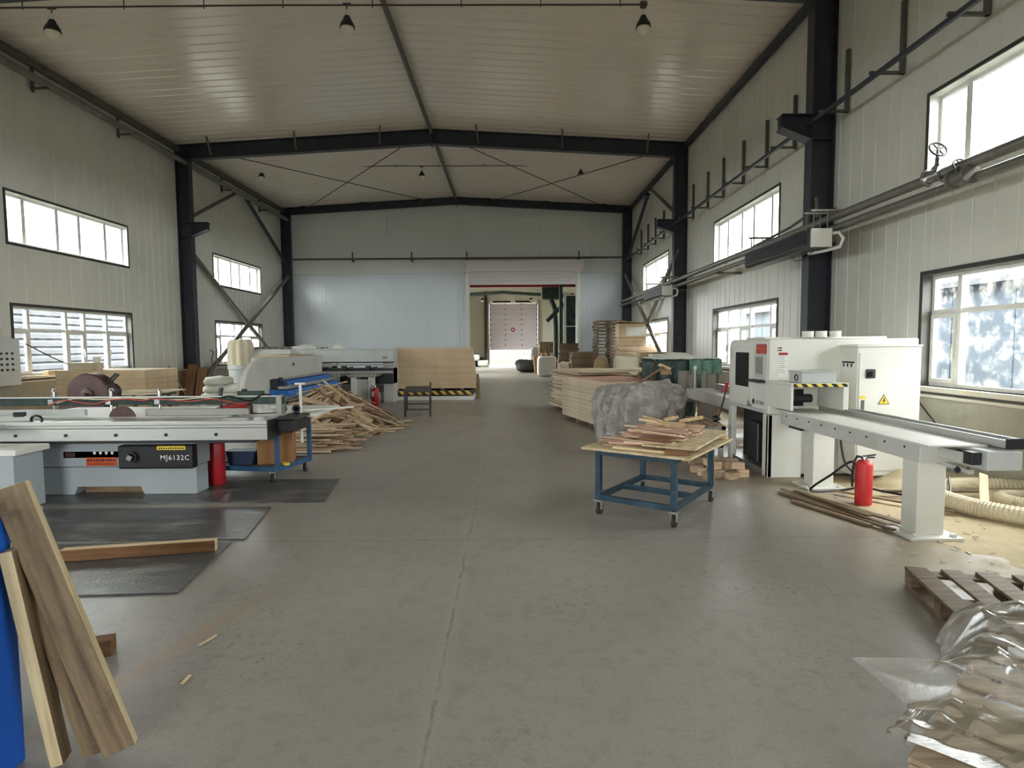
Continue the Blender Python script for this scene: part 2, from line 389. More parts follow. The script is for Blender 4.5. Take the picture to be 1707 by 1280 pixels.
def copy_tree(o, loc=None, rz=None, label=None, parent=None, group=None):
    c = o.copy(); COL.objects.link(c)
    if parent is not None: c.parent = parent
    if loc is not None: c.location = loc
    if rz is not None: c.rotation_euler = rz if isinstance(rz, (tuple, Euler)) else (0, 0, rz)
    if label: c['label'] = label
    if group: c['group'] = group
    for ch in list(o.children): copy_tree(ch, parent=c)
    return c
def text(s, size, m, parent, loc, rot, name='lettering', align='CENTER'):
    cu = bpy.data.curves.new('lettering', 'FONT'); cu.body = s; cu.size = size; cu.extrude = .0012; cu.offset = size*.005; cu.space_character = 1.12; cu.align_x = align; cu.align_y = 'CENTER'
    cu.resolution_u = 2
    tmp = bpy.data.objects.new('lettering', cu); COL.objects.link(tmp)
    bpy.context.view_layer.update()
    me = bpy.data.meshes.new_from_object(tmp.evaluated_get(bpy.context.evaluated_depsgraph_get()))
    bpy.data.objects.remove(tmp)
    me.materials.clear(); me.materials.append(MATS[m])
    W = Matrix.Translation(loc) @ Euler(rot).to_matrix().to_4x4()
    me.transform(chain(parent).inverted() @ W if parent is not None else W)
    o = bpy.data.objects.new(name, me); COL.objects.link(o)
    if parent is not None: o.parent = parent
    return o
FRONT = (PI/2, 0, 0); LEFTF = (PI/2, 0, -PI/2)
def h(x, y, z=0, s=1.0): return noise.noise(Vector((x*s, y*s, z*s)))

# ================================================================== THE HALL
XL, XR, YB, YF = -10.35, 5.60, 27.45, -6.4          # wall faces; the hall goes on behind the camera
XC = (XL+XR)/2
def RZ(x): return 8.36-.0564*abs(x-XC)
BAYS = [(-4.05, -.2), (4.15, 8.0), (12.35, 16.2), (20.85, 24.7)]
ZLO, ZHI = (1.05, 2.55), (3.85, 4.9)
G = .012                                            # depth of the joints between sheets
def profile(a, b, step=.327, wd=.028):
    """(position, inset) pairs across a ribbed sheet from a to b: joints at both ends, shallow grooves between"""
    pts = [(a, G), (a+wd*.5, 0)]
    n = max(1, int(round((b-a)/step))); 
    for i in range(1, n):
        c = a+(b-a)*i/n
        pts += [(c-wd*.6, 0), (c-wd*.2, G*.55), (c+wd*.2, G*.55), (c+wd*.6, 0)]
    return pts+[(b-wd*.5, 0), (b, G)]
# floor
fl = MB().box(XL-.4, XR+.4, YF-.3, 52, -.2, 0)
struct('floor', fl, 'concrete_floor')
# side walls: a core with openings, ribbed sheets in front, the low concrete wall at the foot
def side_wall(side, X, s):
    core = MB(); T = .22
    def seg(y0, y1, z0, z1):
        if y1-y0 > .001: core.box(*sorted((X-s*.02, X-s*T)), y0, y1, z0, z1)
    edges = [YF]+[q for b in BAYS for q in b]+[YB]
    for i in range(0, len(edges), 2): seg(edges[i], edges[i+1], 0, 8.2)
    for a, b in BAYS:
        for z0, z1 in ((0, ZLO[0]), (ZLO[1], ZHI[0]), (ZHI[1], 8.2)): seg(a, b, z0, z1)
    root = struct('wall_'+side, core, 'wall_core')
    y = YB
    cuts = []
    while y > YF+.05: cuts.append(y); y -= .98
    cuts.append(YF)
    ys = sorted(set([round(c, 3) for c in cuts]+[q for b in BAYS for q in b]))
    for a, b in zip(ys[:-1], ys[1:]):
        if b-a < .03: continue
        inside = any(w0-.001 <= a and b <= w1+.001 for w0, w1 in BAYS)
        zs = [(.95, 1.05), (ZLO[1], ZHI[0]), (ZHI[1], 8.0)] if inside else [(.95, 8.0)]
        for z0, z1 in zs:
            if z1-z0 < .2: continue
            m = MB(); pr = profile(a, b)
            vs = [(X-s*(G-.0)+s*(G-d), p, z) for p, d in pr for z in (z0, z1)]
            fs = [(2*i, 2*i+2, 2*i+3, 2*i+1) for i in range(len(pr)-1)]
            n = len(vs); vs += [(X-s*.02, a, z0), (X-s*.02, a, z1), (X-s*.02, b, z0), (X-s*.02, b, z1)]
            fs += [(0, 1, n+1, n), (n-2, n+2, n+3, n-1)]
            fs += [tuple([2*i for i in range(len(pr))]+[n+2, n]), tuple([2*i+1 for i in range(len(pr))]+[n+3, n+1])]
            m.add(vs, fs); obj('wall_panel', m, 'wall_cream' if side == 'left' else 'wall_grey' if False else 'wall_cream', root)
    ft = MB()
    ft.box(*sorted((X, X+s*.09)), YF, YB, 0, .93)
    base = struct('baseboard_'+side, ft, 'concrete_wall')
    lg = MB().box(*sorted((X, X+s*.13)), YF, YB, .93, .965)
    obj('ledge', lg, 'ledge', base)
    return root
side_wall('left', XL, 1); side_wall('right', XR, -1)

WN = [0]
UP = [0, .55, 1.5, 2.2, 3.12, 3.85]; LO = [0, .52, 1.62, 2.22, 3.02, 3.85]
def window(X, s, y0, lower, flip, dusty=False):
    WN[0] += 1
    root = sroot('window_%d' % WN[0])
    z0, z1 = ZLO if lower else ZHI; L = 3.85; y1 = y0+L
    cols = LO if lower else UP
    ys = [y1-c for c in cols][::-1] if flip else [y0+c for c in cols]
    xg = X-s*.15; f = .06                           # plane of the frame
    def bx(m, a, b, c, d, t0=-.03, t1=.03): m.box(*sorted((xg+s*t0, xg+s*t1)), a, b, c, d)
    fr = MB()
    bx(fr, y0, y1, z0, z0+f); bx(fr, y0, y1, z1-f, z1); bx(fr, y0, y0+f, z0+f, z1-f); bx(fr, y1-f, y1, z0+f, z1-f)
    obj('window_frame', fr, 'upvc', root, bev=.006)
    for c in ys[1:-1]:
        m = MB(); bx(m, c-(.035 if lower else .045), c+(.035 if lower else .045), z0+f, z1-f, -.04, .05); obj('mullion', m, 'upvc', root)
    zt = z0+1.0
    if lower:
        for a, b in zip(ys[:-1], ys[1:]):
            m = MB(); bx(m, a+.03, b-.03, zt-.03, zt+.03, -.026, .032); obj('transom', m, 'upvc', root)
    for i, (a, b) in enumerate(zip(ys[:-1], ys[1:])):
        spans = [(z0+f, zt-.03, True), (zt+.03, z1-f, False)] if lower else [(z0+f, z1-f, False)]
        for c, d, low in spans:
            a2, b2 = a+.03, b-.03
            if low and i in (0, 2, 4):              # opening sash with a handle
                sa = MB(); k = .055
                bx(sa, a2, b2, c, c+k, .0, .05); bx(sa, a2, b2, d-k, d, .0, .05); bx(sa, a2, a2+k, c+k, d-k, .0, .05); bx(sa, b2-k, b2, c+k, d-k, .0, .05)
                so = obj('sash', sa, 'upvc', root)
                hd = MB(); yy = a2+.03 if (i != 2) else b2-.03
                hd.box(*sorted((xg+s*.05, xg+s*.075)), yy-.012, yy+.012, (c+d)/2-.05, (c+d)/2+.05)
                hd.box(*sorted((xg+s*.06, xg+s*.085)), yy-.01, yy+.01, (c+d)/2-.13, (c+d)/2)
                obj('handle', hd, 'upvc', so)
                a2 += k*.8; b2 -= k*.8; c += k*.8; d -= k*.8
            p = MB(); bx(p, a2, b2, c, d, -.004, .004); obj('pane', p, 'pane_dusty' if dusty else 'pane', root)
    # dark flashing round the opening on the room side and the reveal
    tr = MB(); e = .05
    for a, b, c, d in ((y0-e, y1+e, z0-e, z0), (y0-e, y1+e, z1, z1+e), (y0-e, y0, z0, z1), (y1, y1+e, z0, z1)):
        tr.box(*sorted((X-s*.01, X+s*.012)), a, b, c, d)
    obj('flashing', tr, 'trim_dark', root)
    rv = MB(); q = .012
    for a, b, c, d in ((y0, y1, z1-q, z1), (y0, y0+q, z0, z1), (y1-q, y1, z0, z1), (y0, y1, z0, z0+q)):
        rv.box(*sorted((X+s*.012, xg+s*.03)), a, b, c, d)
    obj('reveal', rv, 'upvc' if not lower else 'steel_grey', root)
    if lower:
        sl = MB().box(*sorted((X-s*.11, X+s*.1)), y0-.02, y1+.02, z0-.05, z0+.012)
        obj('window_sill', sl, 'ledge', root)
    portal((xg-s*.06, (y0+y1)/2, (z0+z1)/2), (0, -s*PI/2, 0), z1-z0, L)
    return root
for b in BAYS:
    for X, s in ((XL, 1), (XR, -1)):
        for lower in (True, False):
            window(X, s, b[0], lower, X == XR and b[0] == 4.15, dusty=(X == XR and b[0] == 4.15))
# roof: sheets running down the slope on each side of the ridge
rc = MB()
for xa, xb in ((XL-.3, XC), (XC, XR+.3)):
    za, zb = RZ(xa)+.03, RZ(xb)+.03
    rc.prism([(xa, za), (xb, zb), (xb, zb+.12), (xa, za+.12)], YF-.2, YB+.1, 'Y')
ceil_o = struct('ceiling', rc, 'wall_core')
y = YB; 
while y > YF+.02:
    a = max(YF, y-.98)
    for xa, xb in ((XL-.05, XC), (XC, XR+.05)):
        m = MB(); pr = profile(a, y, .327, .05)
        vs = [(x, p, RZ(x)+d*2.4) for p, d in pr for x in (xa, xb)]
        fs = [(2*i, 2*i+2, 2*i+3, 2*i+1) for i in range(len(pr)-1)]
        n = len(vs); vs += [(x, p, RZ(x)+.03) for p in (a, y) for x in (xa, xb)]
        fs += [(0, 1, n+1, n), (n-2, n-1, n+3, n+2)]
        m.add(vs, fs); obj('roof_panel', m, 'roof_sheet', ceil_o)
    y -= .98
# back wall with the doorway
D0, D1, DH = -1.93, 3.19, 4.95
bw = MB()
for a, b, z0, z1 in ((XL-.2, D0, 0, 8.45), (D1, XR+.2, 0, 8.45), (D0, D1, DH+.35, 8.45)): bw.box(a, b, YB+.02, YB+.2, z0, z1)
back = struct('wall_back', bw, 'wall_core')
def back_panel(a, b, z0, z1, step, m_, top=False):
    m = MB(); pr = profile(a, b, step, .02)
    vs = []
    for p, d in pr: vs += [(p, YB+d*.7, z0), (p, YB+d*.7, min(z1, RZ(p)+.01) if top else z1)]
    fs = [(2*i, 2*i+2, 2*i+3, 2*i+1) for i in range(len(pr)-1)]
    n = len(vs); vs += [(a, YB+.02, z0), (a, YB+.02, vs[1][2]), (b, YB+.02, z0), (b, YB+.02, vs[-1][2])]
    fs += [(0, 1, n+1, n), (n-2, n+2, n+3, n-1), tuple([2*i for i in range(len(pr))]+[n+2, n]), tuple([2*i+1 for i in range(len(pr))]+[n+3, n+1])]
    m.add(vs, fs); obj('wall_panel', m, m_, back)
x = XL
while x < XR-.02:
    b = min(XR, x+1.18); back_panel(x, b, 4.97, 8.5, 2.0, 'wall_grey', True); x = b
for A, B in ((XL, D0), (D1, XR)):
    n = int((B-A)/.95+.5)
    for i in range(n): back_panel(A+(B-A)*i/n, A+(B-A)*(i+1)/n, 0, 4.96, .19, 'wall_blue')
# front wall behind the camera, with an unseen open door, sized for the light it lets in
fw = MB()
for a, b, z0, z1 in ((XL-.2, -4.2, 0, 8.5), (-.6, XR+.2, 0, 8.5), (-4.2, -.6, 3.4, 8.5)): fw.box(a, b, YF-.2, YF, z0, z1)
struct('wall_front', fw, 'wall_cream')
portal((-2.4, YF-.1, 1.7), (PI/2, 0, 0), 3.6, 3.4)

# ------------------------------------------------------------------ steel frame
def column(X, s, Y, label, corbel=True):
    t = thing('steel_column', label, 'column', (X, Y, 0))
    m = MB(); m.ibeam((X+s*.21, Y, 0), (X+s*.21, Y, 7.75), .40, .24, .016, .012, (1, 0, 0)); obj('post', m, 'steel_navy', t)
    bp = MB().box(*sorted((X, X+s*.5)), Y-.2, Y+.2, 0, .025); obj('base_plate', bp, 'steel_navy', t)
    if corbel:
        c = MB(); x0 = X+s*.41; x1 = X+s*.92; zt = 5.55
        c.box(*sorted((x0, x1)), Y-.13, Y+.13, zt-.016, zt)
        c.prism([(x0, zt), (x1, zt), (x1, zt-.22), (x0, zt-.42)], Y-.008, Y+.008, 'Y')
        c.bar((x0, Y, zt-.42), (x1, Y, zt-.22), .26, .016)
        c.box(*sorted((x1-s*.012, x1)), Y-.06, Y+.06, zt-.22, zt)
        for dy in (-.06, .06): c.box(*sorted((X+s*.02, X+s*.40)), Y-.115, Y+.115, zt-.02-.4*(dy > 0), zt-.4*(dy > 0))
        obj('corbel', c, 'steel_navy', t)
    return t
for Y, nm in ((10.4, 'nearest'), (18.8, 'middle'), (27.2, 'corner')):
    for X, s, sd in ((XR, -1, 'right'), (XL, 1, 'left')):
        lab = {'nearest': 'dark blue steel column with large corbel between the %s wall windows, nearest' % sd,
               'middle': 'dark blue steel column with corbel midway along the %s wall' % sd,
               'corner': 'dark slender steel column in the back %s corner' % sd}[nm]
        column(X, s, Y, lab, nm != 'corner')
column(XR, -1, 2.0, 'dark blue steel column on the right wall beside the camera'); column(XL, 1, 2.0, 'dark blue steel column on the left wall beside the camera')
def rafter(Y, dpth, wd, label, braces):
    t = thing('roof_beam', label, 'beam', (XC, Y, 7.5))
    for xa, xb in ((XL+.12, XC), (XC, XR-.12)):
        m = MB(); up = Vector((-(RZ(xb)-RZ(xa)), 0, xb-xa)).normalized()
        m.ibeam((xa, Y, RZ(xa)-dpth/2-.02), (xb, Y, RZ(xb)-dpth/2-.02), dpth, wd, .014, .01, up)
        obj('rafter', m, 'steel_navy', t)
    m = MB().box(XC-.02, XC+.02, Y-wd/2-.01, Y+wd/2+.01, RZ(XC)-dpth-.09, RZ(XC)-.02); obj('apex_plate', m, 'steel_navy', t)
    if braces:
        for x in (-9.2, -6.57, -3.98, -.92, 1.68, 4.3):
            b = MB().bar((x, Y-.14, RZ(x)-dpth+.05), (x+(.12 if x < XC else -.05), Y-.62, RZ(x)-.01), .05, .05); obj('fly_brace', b, 'steel_grey', t)
    else:
        for x in (-9.28, -6.61, -4.03, -.95, 1.7, 4.29):
            b = MB().box(x-.03, x+.03, Y-.2, Y-.1, RZ(x)-.22, RZ(x)-.02).box(x-.09, x+.09, Y-.2, Y-.1, RZ(x)-.06, RZ(x)-.02); obj('purlin_cleat', b, 'steel_navy', t)
rafter(18.8, .44, .22, 'dark steel roof beam spanning mid hall with fly braces', True)
rafter(27.2, .30, .2, 'dark steel roof beam along the top of the back wall', False)
rafter(10.4, .44, .22, 'dark steel roof beam overhead joining the nearest columns', True)
# ridge tube and eaves members
def rail(name, pts, r, m, label, cat, seg=10, group=None): return solo(name, MB().tube(pts, r, seg), m, label, cat, group, smooth=40)
rail('ridge_tube', [(XC, 2.1, 8.23), (XC, 18.66, 8.23)], .06, 'steel_grey', 'grey tie tube under the roof ridge, in front of the middle beam', 'tube')
rail('ridge_tube', [(XC, 18.94, 8.23), (XC, 27.08, 8.23)], .06, 'steel_grey', 'grey tie tube under the roof ridge, beyond the middle beam', 'tube')
for X, s, sd in ((XR, -1, 'right'), (XL, 1, 'left')):
    m = MB().bar((X+s*.1, YF, RZ(X)-.14), (X+s*.1, YB-.05, RZ(X)-.14), .12, .14)
    solo('eaves_strut', m, 'steel_navy' if s < 0 else 'steel_grey', 'long steel strut at the top edge of the %s wall' % sd, 'strut')
t = thing('eaves_pipe', 'thick grey pipe on brackets just below the roof along left wall', 'pipe', (XL, 12, 7.2))
obj('pipe', MB().tube([(XL+.3, YF, 7.38), (XL+.3, YB-.1, 7.38)], .085, 12), 'pipe_grey', t, smooth=40)
for y in (-3.2, -.0, 3.2, 6.6, 9.9, 13.2, 16.0, 21.6, 24.8):
    obj('bracket', MB().box(XL, XL+.38, y-.03, y+.03, 7.265, 7.295).box(XL+.02, XL+.06, y-.03, y+.03, 7.2, 7.75), 'steel_grey', t)
# bracing in the last bay
BR = []
def brace(p0, p1, r, label, m='brace_grey'):
    t = thing('wall_brace', label, 'brace', p0)
    obj('tube', MB().tube([p0, p1], r, 8), m, t, smooth=40)
    d = (Vector(p1)-Vector(p0)).normalized()
    for e, sg in ((p0, 1), (p1, -1)):
        e = Vector(e); obj('gusset', MB().bar(e, e+d*sg*.3, .014, .17, (1, 0, 0)), m, t)
for X, sd in ((XL+.24, 'left'), (XR-.24, 'right')):
    k = 0 if sd == 'left' else 1
    brace((X, 19.0, 5.75), (X, 22.5, 7.45), .06, 'upper grey brace rising from the middle column to %s eaves' % sd, 'steel_grey')
    brace((X, 23.0, 7.4), (X, 27.0, 5.4), .07, 'upper dark brace falling from %s eaves to the corner column' % sd, 'steel_navy')
    sg = 1 if sd == 'left' else -1
    brace((X-.07*sg, 19.0, 4.75), (X-.07*sg, 26.9, .45), .075, 'diagonal brace falling from the middle column across the %s far windows' % sd)
    brace((X+.09*sg, 26.95, 4.8), (X+.09*sg, 19.1, .55), .075, 'diagonal brace falling from the corner column across the %s far windows' % sd)
def rod(p0, p1, label): solo('bracing_rod', MB().tube([p0, p1], .014, 6), 'wire_dark', label, 'rod')
zz = lambda x: RZ(x)-.30
rod((-9.0, 18.9, zz(-9)), (-3.5, 27.1, zz(-3.5)+.16), 'thin roof bracing rod on the left half running toward the ridge')
rod((-3.2, 18.9, zz(-3.2)-.06), (-9.3, 27.1, zz(-9.3)+.1), 'thin roof bracing rod on the left half running toward the corner')
rod((-1.6, 18.9, zz(-1.6)), (4.4, 27.1, zz(4.4)+.16), 'thin roof bracing rod on the right half running toward the corner')
rod((4.5, 18.9, zz(4.5)-.06), (-1.0, 27.1, zz(-1)+.1), 'thin roof bracing rod on the right half running toward the ridge')
# hanging lamps and their conduits
def lamp_proto():
    t = thing('hanging_lamp', 'x', 'lamp', (0, 0, 0), group='lamps under the roof')
    obj('cord', MB().tube([(0, 0, .19), (0, 0, .12)], .008, 6).tube([(-.05, 0, .20), (.05, 0, .20)], .018, 8), 'wire_dark', t)
    obj('socket', MB().lathe([(.018, .13), (.022, .09), (.032, .05), (.034, .045)], seg=14), 'upvc', t, smooth=40)
    obj('shade', MB().lathe([(.034, .05), (.06, -.005), (.088, -.05), (.10, -.095), (.086, -.10)], seg=18), 'dark_metal', t, smooth=40)
    obj('bulb', MB().lathe([(.084, -.09), (.086, -.125), (.074, -.155), (.045, -.18), (.012, -.19)], seg=18), 'bulb', t, smooth=60)
    return t
lp = lamp_proto()
LAMPS = [((-7.43, 10.0, 6.93), 'left bulb lamp of the near row below the roof', 1.25), ((-2.62, 10.0, 6.97), 'middle bulb lamp of the near row below the roof', 1.25), ((2.23, 10.0, 6.95), 'right bulb lamp of the near row below the roof', 1.25),
         ((-9.03, 22.0, 7.96), 'left bulb lamp of the far row beyond the middle beam', 1.15), ((-3.17, 22.0, 7.95), 'middle bulb lamp of the far row beyond the middle beam', 1.15), ((2.65, 22.0, 7.97), 'right bulb lamp of the far row beyond the middle beam', 1.15)]
for i, (p, l, s) in enumerate(LAMPS):
    o = lp if i == 0 else copy_tree(lp); o.location = p; o['label'] = l; o.scale = (s, s, s)
def conduit(y, z0, x0, x1, hs, label):
    t = thing('lamp_conduit', label, 'conduit', (x1, y, z0))
    obj('conduit', MB().tube([(x0, y, z0-.01), ((x0+x1)/2, y, z0+.02), (x1, y, z0)], .014, 6), 'wire_dark', t)
    for x in hs: obj('hanger', MB().tube([(x, y, z0-.03), (x, y, RZ(x)-.0)], .009, 6), 'wire_dark', t)
    obj('junction_box', MB().box(x1-.05, x1+.05, y-.04, y+.04, z0-.04, z0+.04), 'wire_dark', t)
conduit(10.0, 7.19, XL+.1, 2.23, (-7.9, -6.25, -4.95, -3.66, -2.2, -.75, .55, 1.85), 'near thin conduit carrying three lamps below the roof')
conduit(22.0, 8.19, XL+.1, 2.65, (-8.6, -7, -5.6, -4.1, -2.55, -.9, .55, 2.0), 'far thin conduit carrying three lamps beyond the middle beam')
# sprinkler-like pipe along the back wall
t = thing('wall_pipe', 'dark pipe on standoffs across the back wall above the shutter', 'pipe', (XC, YB, 5.6))
obj('pipe', MB().tube([(XL+.3, YB-.22, 4.2), (XL+.3, YB-.22, 5.62), (5.2, YB-.22, 5.62), (5.2, YB-.22, 3.7)], .045, 8), 'steel_grey', t, smooth=30)
for x in (-7.15, -4.45, -1.93, 3.2): obj('standoff', MB().box(x-.03, x+.03, YB-.24, YB, 5.5, 5.6).box(x-.025, x+.025, YB-.25, YB-.2, 5.5, 5.92), 'steel_navy', t)
# roller shutter doorway (the shutter is rolled most of the way up)
dr = sroot('door_1')
obj('shutter_box', MB().box(-1.97, 3.42, YB-.42, YB-.02, 5.0, 5.48).box(-2.0, 3.45, YB-.44, YB-.01, 5.44, 5.5), 'shutter', dr, bev=.012)
for i in range(6): obj('shutter_slat', MB().prism([(YB-.2, 4.41+.1*i), (YB-.225, 4.43+.1*i), (YB-.225, 4.49+.1*i), (YB-.2, 4.508+.1*i), (YB-.18, 4.508+.1*i), (YB-.18, 4.41+.1*i)], -1.88, 3.16, 'X'), 'shutter', dr)
for x in (-1.93, 3.19): obj('guide_rail', MB().box(x-.06, x+.06, YB-.26, YB-.0, 0, 5.0).box(x-.09, x+.09, YB-.03, YB+.24, 0, 5.0), 'upvc', dr, bev=.006)
for x, e in ((-1.93, -1), (3.19, 1)): obj('end_plate', MB().box(x-.14, x+.14, YB-.4, YB-.03, 4.93, 5.02), 'shutter', dr)

# ------------------------------------------------------------------ services on the right wall
t = thing('heating_pipes', 'long grey heating pipes running the length of the right wall', 'pipe', (5.15, 15, 3.5))
for dx, z, r, y0 in ((0, 3.63, .062, YF), (.05, 3.47, .055, YF), (-.08, 3.40, .03, 9.6)):
    obj('pipe', MB().tube([(5.12+dx, y0, z), (5.12+dx, 7.1, z+.0), (5.12+dx, 27.0, z-.06)] if y0 < 5 else [(5.12+dx, y0, z), (5.12+dx, 27.0, z)], r, 10), 'pipe_grey', t, smooth=40)
for y in (2.2, 5.0, 10.2, 14.3, 18.7, 22.7):
    b = MB().box(5.0, XR, y-.025, y+.025, 3.32, 3.37).bar((5.05, y, 3.36), (XR-.02, y, 3.95), .04, .012); obj('bracket', b, 'steel_grey', t)
def valve():
    t = thing('gate_valves', 'pair of gate valves with spoked handwheels on the heating pipes', 'valve', (5.1, 7.1, 3.5))
    for dy, z, dx, tz in ((0, 3.64, .02, .30), (-.42, 3.5, .0, .12)):
        y = 7.15+dy; x = 5.1+dx
        m = MB().tube([(x, y-.12, z), (x, y+.12, z)], .085, 12).tube([(x, y-.14, z), (x, y-.1, z)], .11, 12).tube([(x, y+.1, z), (x, y+.14, z)], .11, 12).lathe([(.06, 0), (.075, .06), (.05, .1), (.03, .12), (.015, tz)], (x, y, z), 'Z', 12)
        obj('valve_body', m, 'pipe_grey' if dy else 'chrome', t, smooth=40)
        zc = z+tz; 
        q = MB().tube([(x+math.cos(a)*.1, y+math.sin(a)*.1*.5, zc+math.sin(a)*.09) for a in [2*PI*k/18 for k in range(18)]], .011, 6, closed=True)
        for k in range(4):
            a = k*PI/2+.4; q.tube([(x, y, zc), (x+math.cos(a)*.1, y+math.sin(a)*.05, zc+math.sin(a)*.09)], .008, 5)
        obj('handwheel', q, 'dark_metal', t)
valve()
def heater(y0, y1, label):
    t = thing('unit_heater', label, 'heater', (4.95, y0, 3.1))
    x0, x1, z0, z1 = 4.72, 5.02, 3.14, 3.42
    obj('casing', MB().prism([(x0, z0+.05), (x0+.06, z0), (x1, z0), (x1, z1), (x0, z1)], y0+.05, y1, 'Y'), 'dark_metal', t, bev=.01)
    obj('end_cover', MB().box(x0-.01, x1+.01, y0, y0+.05, z0-.0, z1+.01), 'machine_white', t, bev=.008)
    for k in range(5): obj('louvre', MB().bar((x0-.012, y0+.2, z0+.09+.05*k), (x0-.012, y1-.1, z0+.09+.05*k), .012, .02, (1, 0, .6)), 'steel_navy', t)
    a = [(x1+.02, y0+.06, z0+.22), (x1+.10, y0-.02, z0+.22), (x1+.15, y0-.05, z0+.12), (x1+.12, y0-.02, z0-.0), (x1+.0, y0+.15, z0-.03), (x1-.1, y0+.5, z0-.03)]
    obj('elbow_pipe', MB().tube(a, .028, 8), 'upvc', t, smooth=60)
    for y in (y0+.08, y0+.3, y1-.2): obj('hanger', MB().tube([(x0+.05, y, z1), (x0+.05, y, 3.72)], .01, 6).tube([(x1-.03, y, z1), (x1-.03, y, 3.72)], .01, 6).box(x0, 5.2, y-.02, y+.02, 3.7, 3.73), 'pipe_grey', t)
    obj('cable', MB().tube([(x0+.1, y0+.9, z0), (x0+.12, y0+.8, z0-.1), (x0+.15, y0+.6, z0-.12), (x0+.18, y0+.4, z0-.04), (x0+.2, y0+.35, z0)], .007, 5), 'wire_dark', t)
heater(9.25, 11.9, 'dark long unit heater with white end cover hung by the nearest right column')
heater(18.2, 20.7, 'dark long unit heater hung by the middle right column, farther')
t = thing('conductor_rail', 'thin dark rail on bar brackets high along the right wall', 'rail', (5.1, 12, 5.2))
obj('rail', MB().bar((5.13, 4.0, 5.38), (5.13, 27.0, 5.34), .05, .06), 'steel_navy', t)
for y in (4.2, 5.6, 7.06, 8.54, 9.9, 11.68, 12.93, 14.2, 15.5, 16.7, 18.0, 20.2, 21.4, 22.6, 23.8, 25.0):
    obj('bracket', MB().box(XR-.07, XR-.01, y-.025, y+.025, 5.42, 6.42).box(5.1, XR-.01, y-.02, y+.02, 5.42, 5.46), 'steel_grey', t)
def stay(p, lab): solo('pipe_stay', MB().tube(p, .025, 6), 'pipe_grey', lab, 'stay', smooth=40)
stay([(5.3, 10.25, 3.95), (5.2, 11.0, 3.78), (5.1, 12.4, 3.66), (5.1, 12.6, 3.62)], 'grey stay from the nearest right column down to the heating pipes')
stay([(5.2, 10.1, 4.1), (5.12, 9.9, 3.72)], 'short grey prop between nearest right column and pipe bracket')
stay([(5.3, 18.6, 4.6), (5.2, 18.9, 4.1), (5.1, 19.6, 3.8), (5.1, 20.4, 3.6)], 'curved grey cable from the middle right column to the heating pipes')

# ------------------------------------------------------------------ outside, seen through the windows
struct('ground_outside', MB().box(-70, XL-.6, -30, 90, -.3, -.12).box(XR+.6, 70, -30, 90, -.3, -.12).box(XL-.6, XR+.6, 52, 90, -.3, -.12).box(XL-.6, XR+.6, -60, YF-.3, -.3, -.12), 'outside_ground')
t = thing('neighbour_building', 'pale sheet metal building with horizontal ribs outside the left windows', 'building', (-18, 14, 0))
for k in range(12): obj('siding_sheet', MB().prism([(-17.0, .28*k), (-16.93, .28*k+.05), (-16.93, .28*k+.2), (-17.0, .28*k+.28), (-17.2, .28*k+.28), (-17.2, .28*k)], 2, 30, 'Y'), 'outside_wall', t)
obj('roof_edge', MB().box(-21, -16.8, 2, 30, 3.36, 3.5), 'outside_wall', t)
t = thing('neighbour_building', 'blue grey building with a doorway outside the right windows', 'building', (12, 12, 0))
for k in range(16): obj('wall_sheet', MB().box(12, 12.2, -2+2*k, -.04+2*k, 0, 3.1), 'outside_blue', t)
obj('roof_edge', MB().box(11.8, 15, -2, 30, 3.1, 3.25), 'outside_wall', t)
for i, (x, y, r) in enumerate(((8.6, 5.5, .9), (9.0, 13.8, .8))):
    m = MB(); rr = random.Random(i)
    for k in range(420):
        a = rr.uniform(0, 2*PI); e = rr.uniform(-.3, 1.4); q = r*rr.uniform(.5, 1)
        c = Vector((x+math.cos(a)*math.cos(e)*q, y+math.sin(a)*math.cos(e)*q, .15+abs(math.sin(e)+.3)*q)); u = Vector((rr.gauss(0, 1), rr.gauss(0, 1), rr.gauss(0, 1))).normalized()*.09; v = u.cross(Vector((.3, .5, .8))).normalized()*.04
        m.add([c-u, c+v, c+u, c-v], [(0, 1, 2, 3)])
    solo('shrub', m, 'foliage', ['leafy shrub outside the nearest right window', 'leafy shrub outside the second right window'][i], 'shrub')

# ================================================================== RIGHT SIDE
# ---- white automatic cross-cut saw
cs = thing('crosscut_saw', 'big white cross-cut saw cabinet machine by the right wall', 'machine', (3.9, 7.6, 0))
X0, X1, Y0, Y1 = 3.14, 4.95, 7.1, 8.40
r = .13
def rnd(x, z, a0, a1, rad, n=5): return [(x+rad*math.cos(a0+(a1-a0)*i/n), z+rad*math.sin(a0+(a1-a0)*i/n)) for i in range(n+1)]
# housing profile seen along X: rounded far top edge
b = MB()
pr = [(Y0, .78), (Y0, 1.70)]+rnd(Y1-r, 1.70-r, PI/2, 0, r)+[(Y1, .78)]
b.prism(pr, X0, X1, 'X')
obj('housing', b, 'machine_white', cs, bev=.018)
b = MB().box(X0, X0+.42, Y0, Y0+.06, 0, .78).box(X0, X0+.06, Y0, Y0+.16, 0, .78); obj('front_leg', b, 'machine_white', cs, bev=.012)
b = MB().box(X0+.0, X0+.07, Y1-.14, Y1, 0, .78); obj('rear_leg', b, 'machine_white', cs, bev=.01)
b = MB().box(X0+.42, X1, Y0+.03, Y1, 0.04, .78); obj('base_cabinet', b, 'machine_pale', cs, bev=.01)
b = MB().box(X0+.02, X0+.42, Y0+.16, Y1-.14, .0, .08).box(X0+.25, X0+.41, Y0+.3, Y1-.5, .08, .72); obj('inner_frame', b, 'alu_dull', cs)
obj('shade_panel', MB().box(X0+.20, X0+.23, Y0+.1, Y1-.06, .05, .78), 'dark_metal', cs)  # added dark sheet, stands in for the shade inside the open base
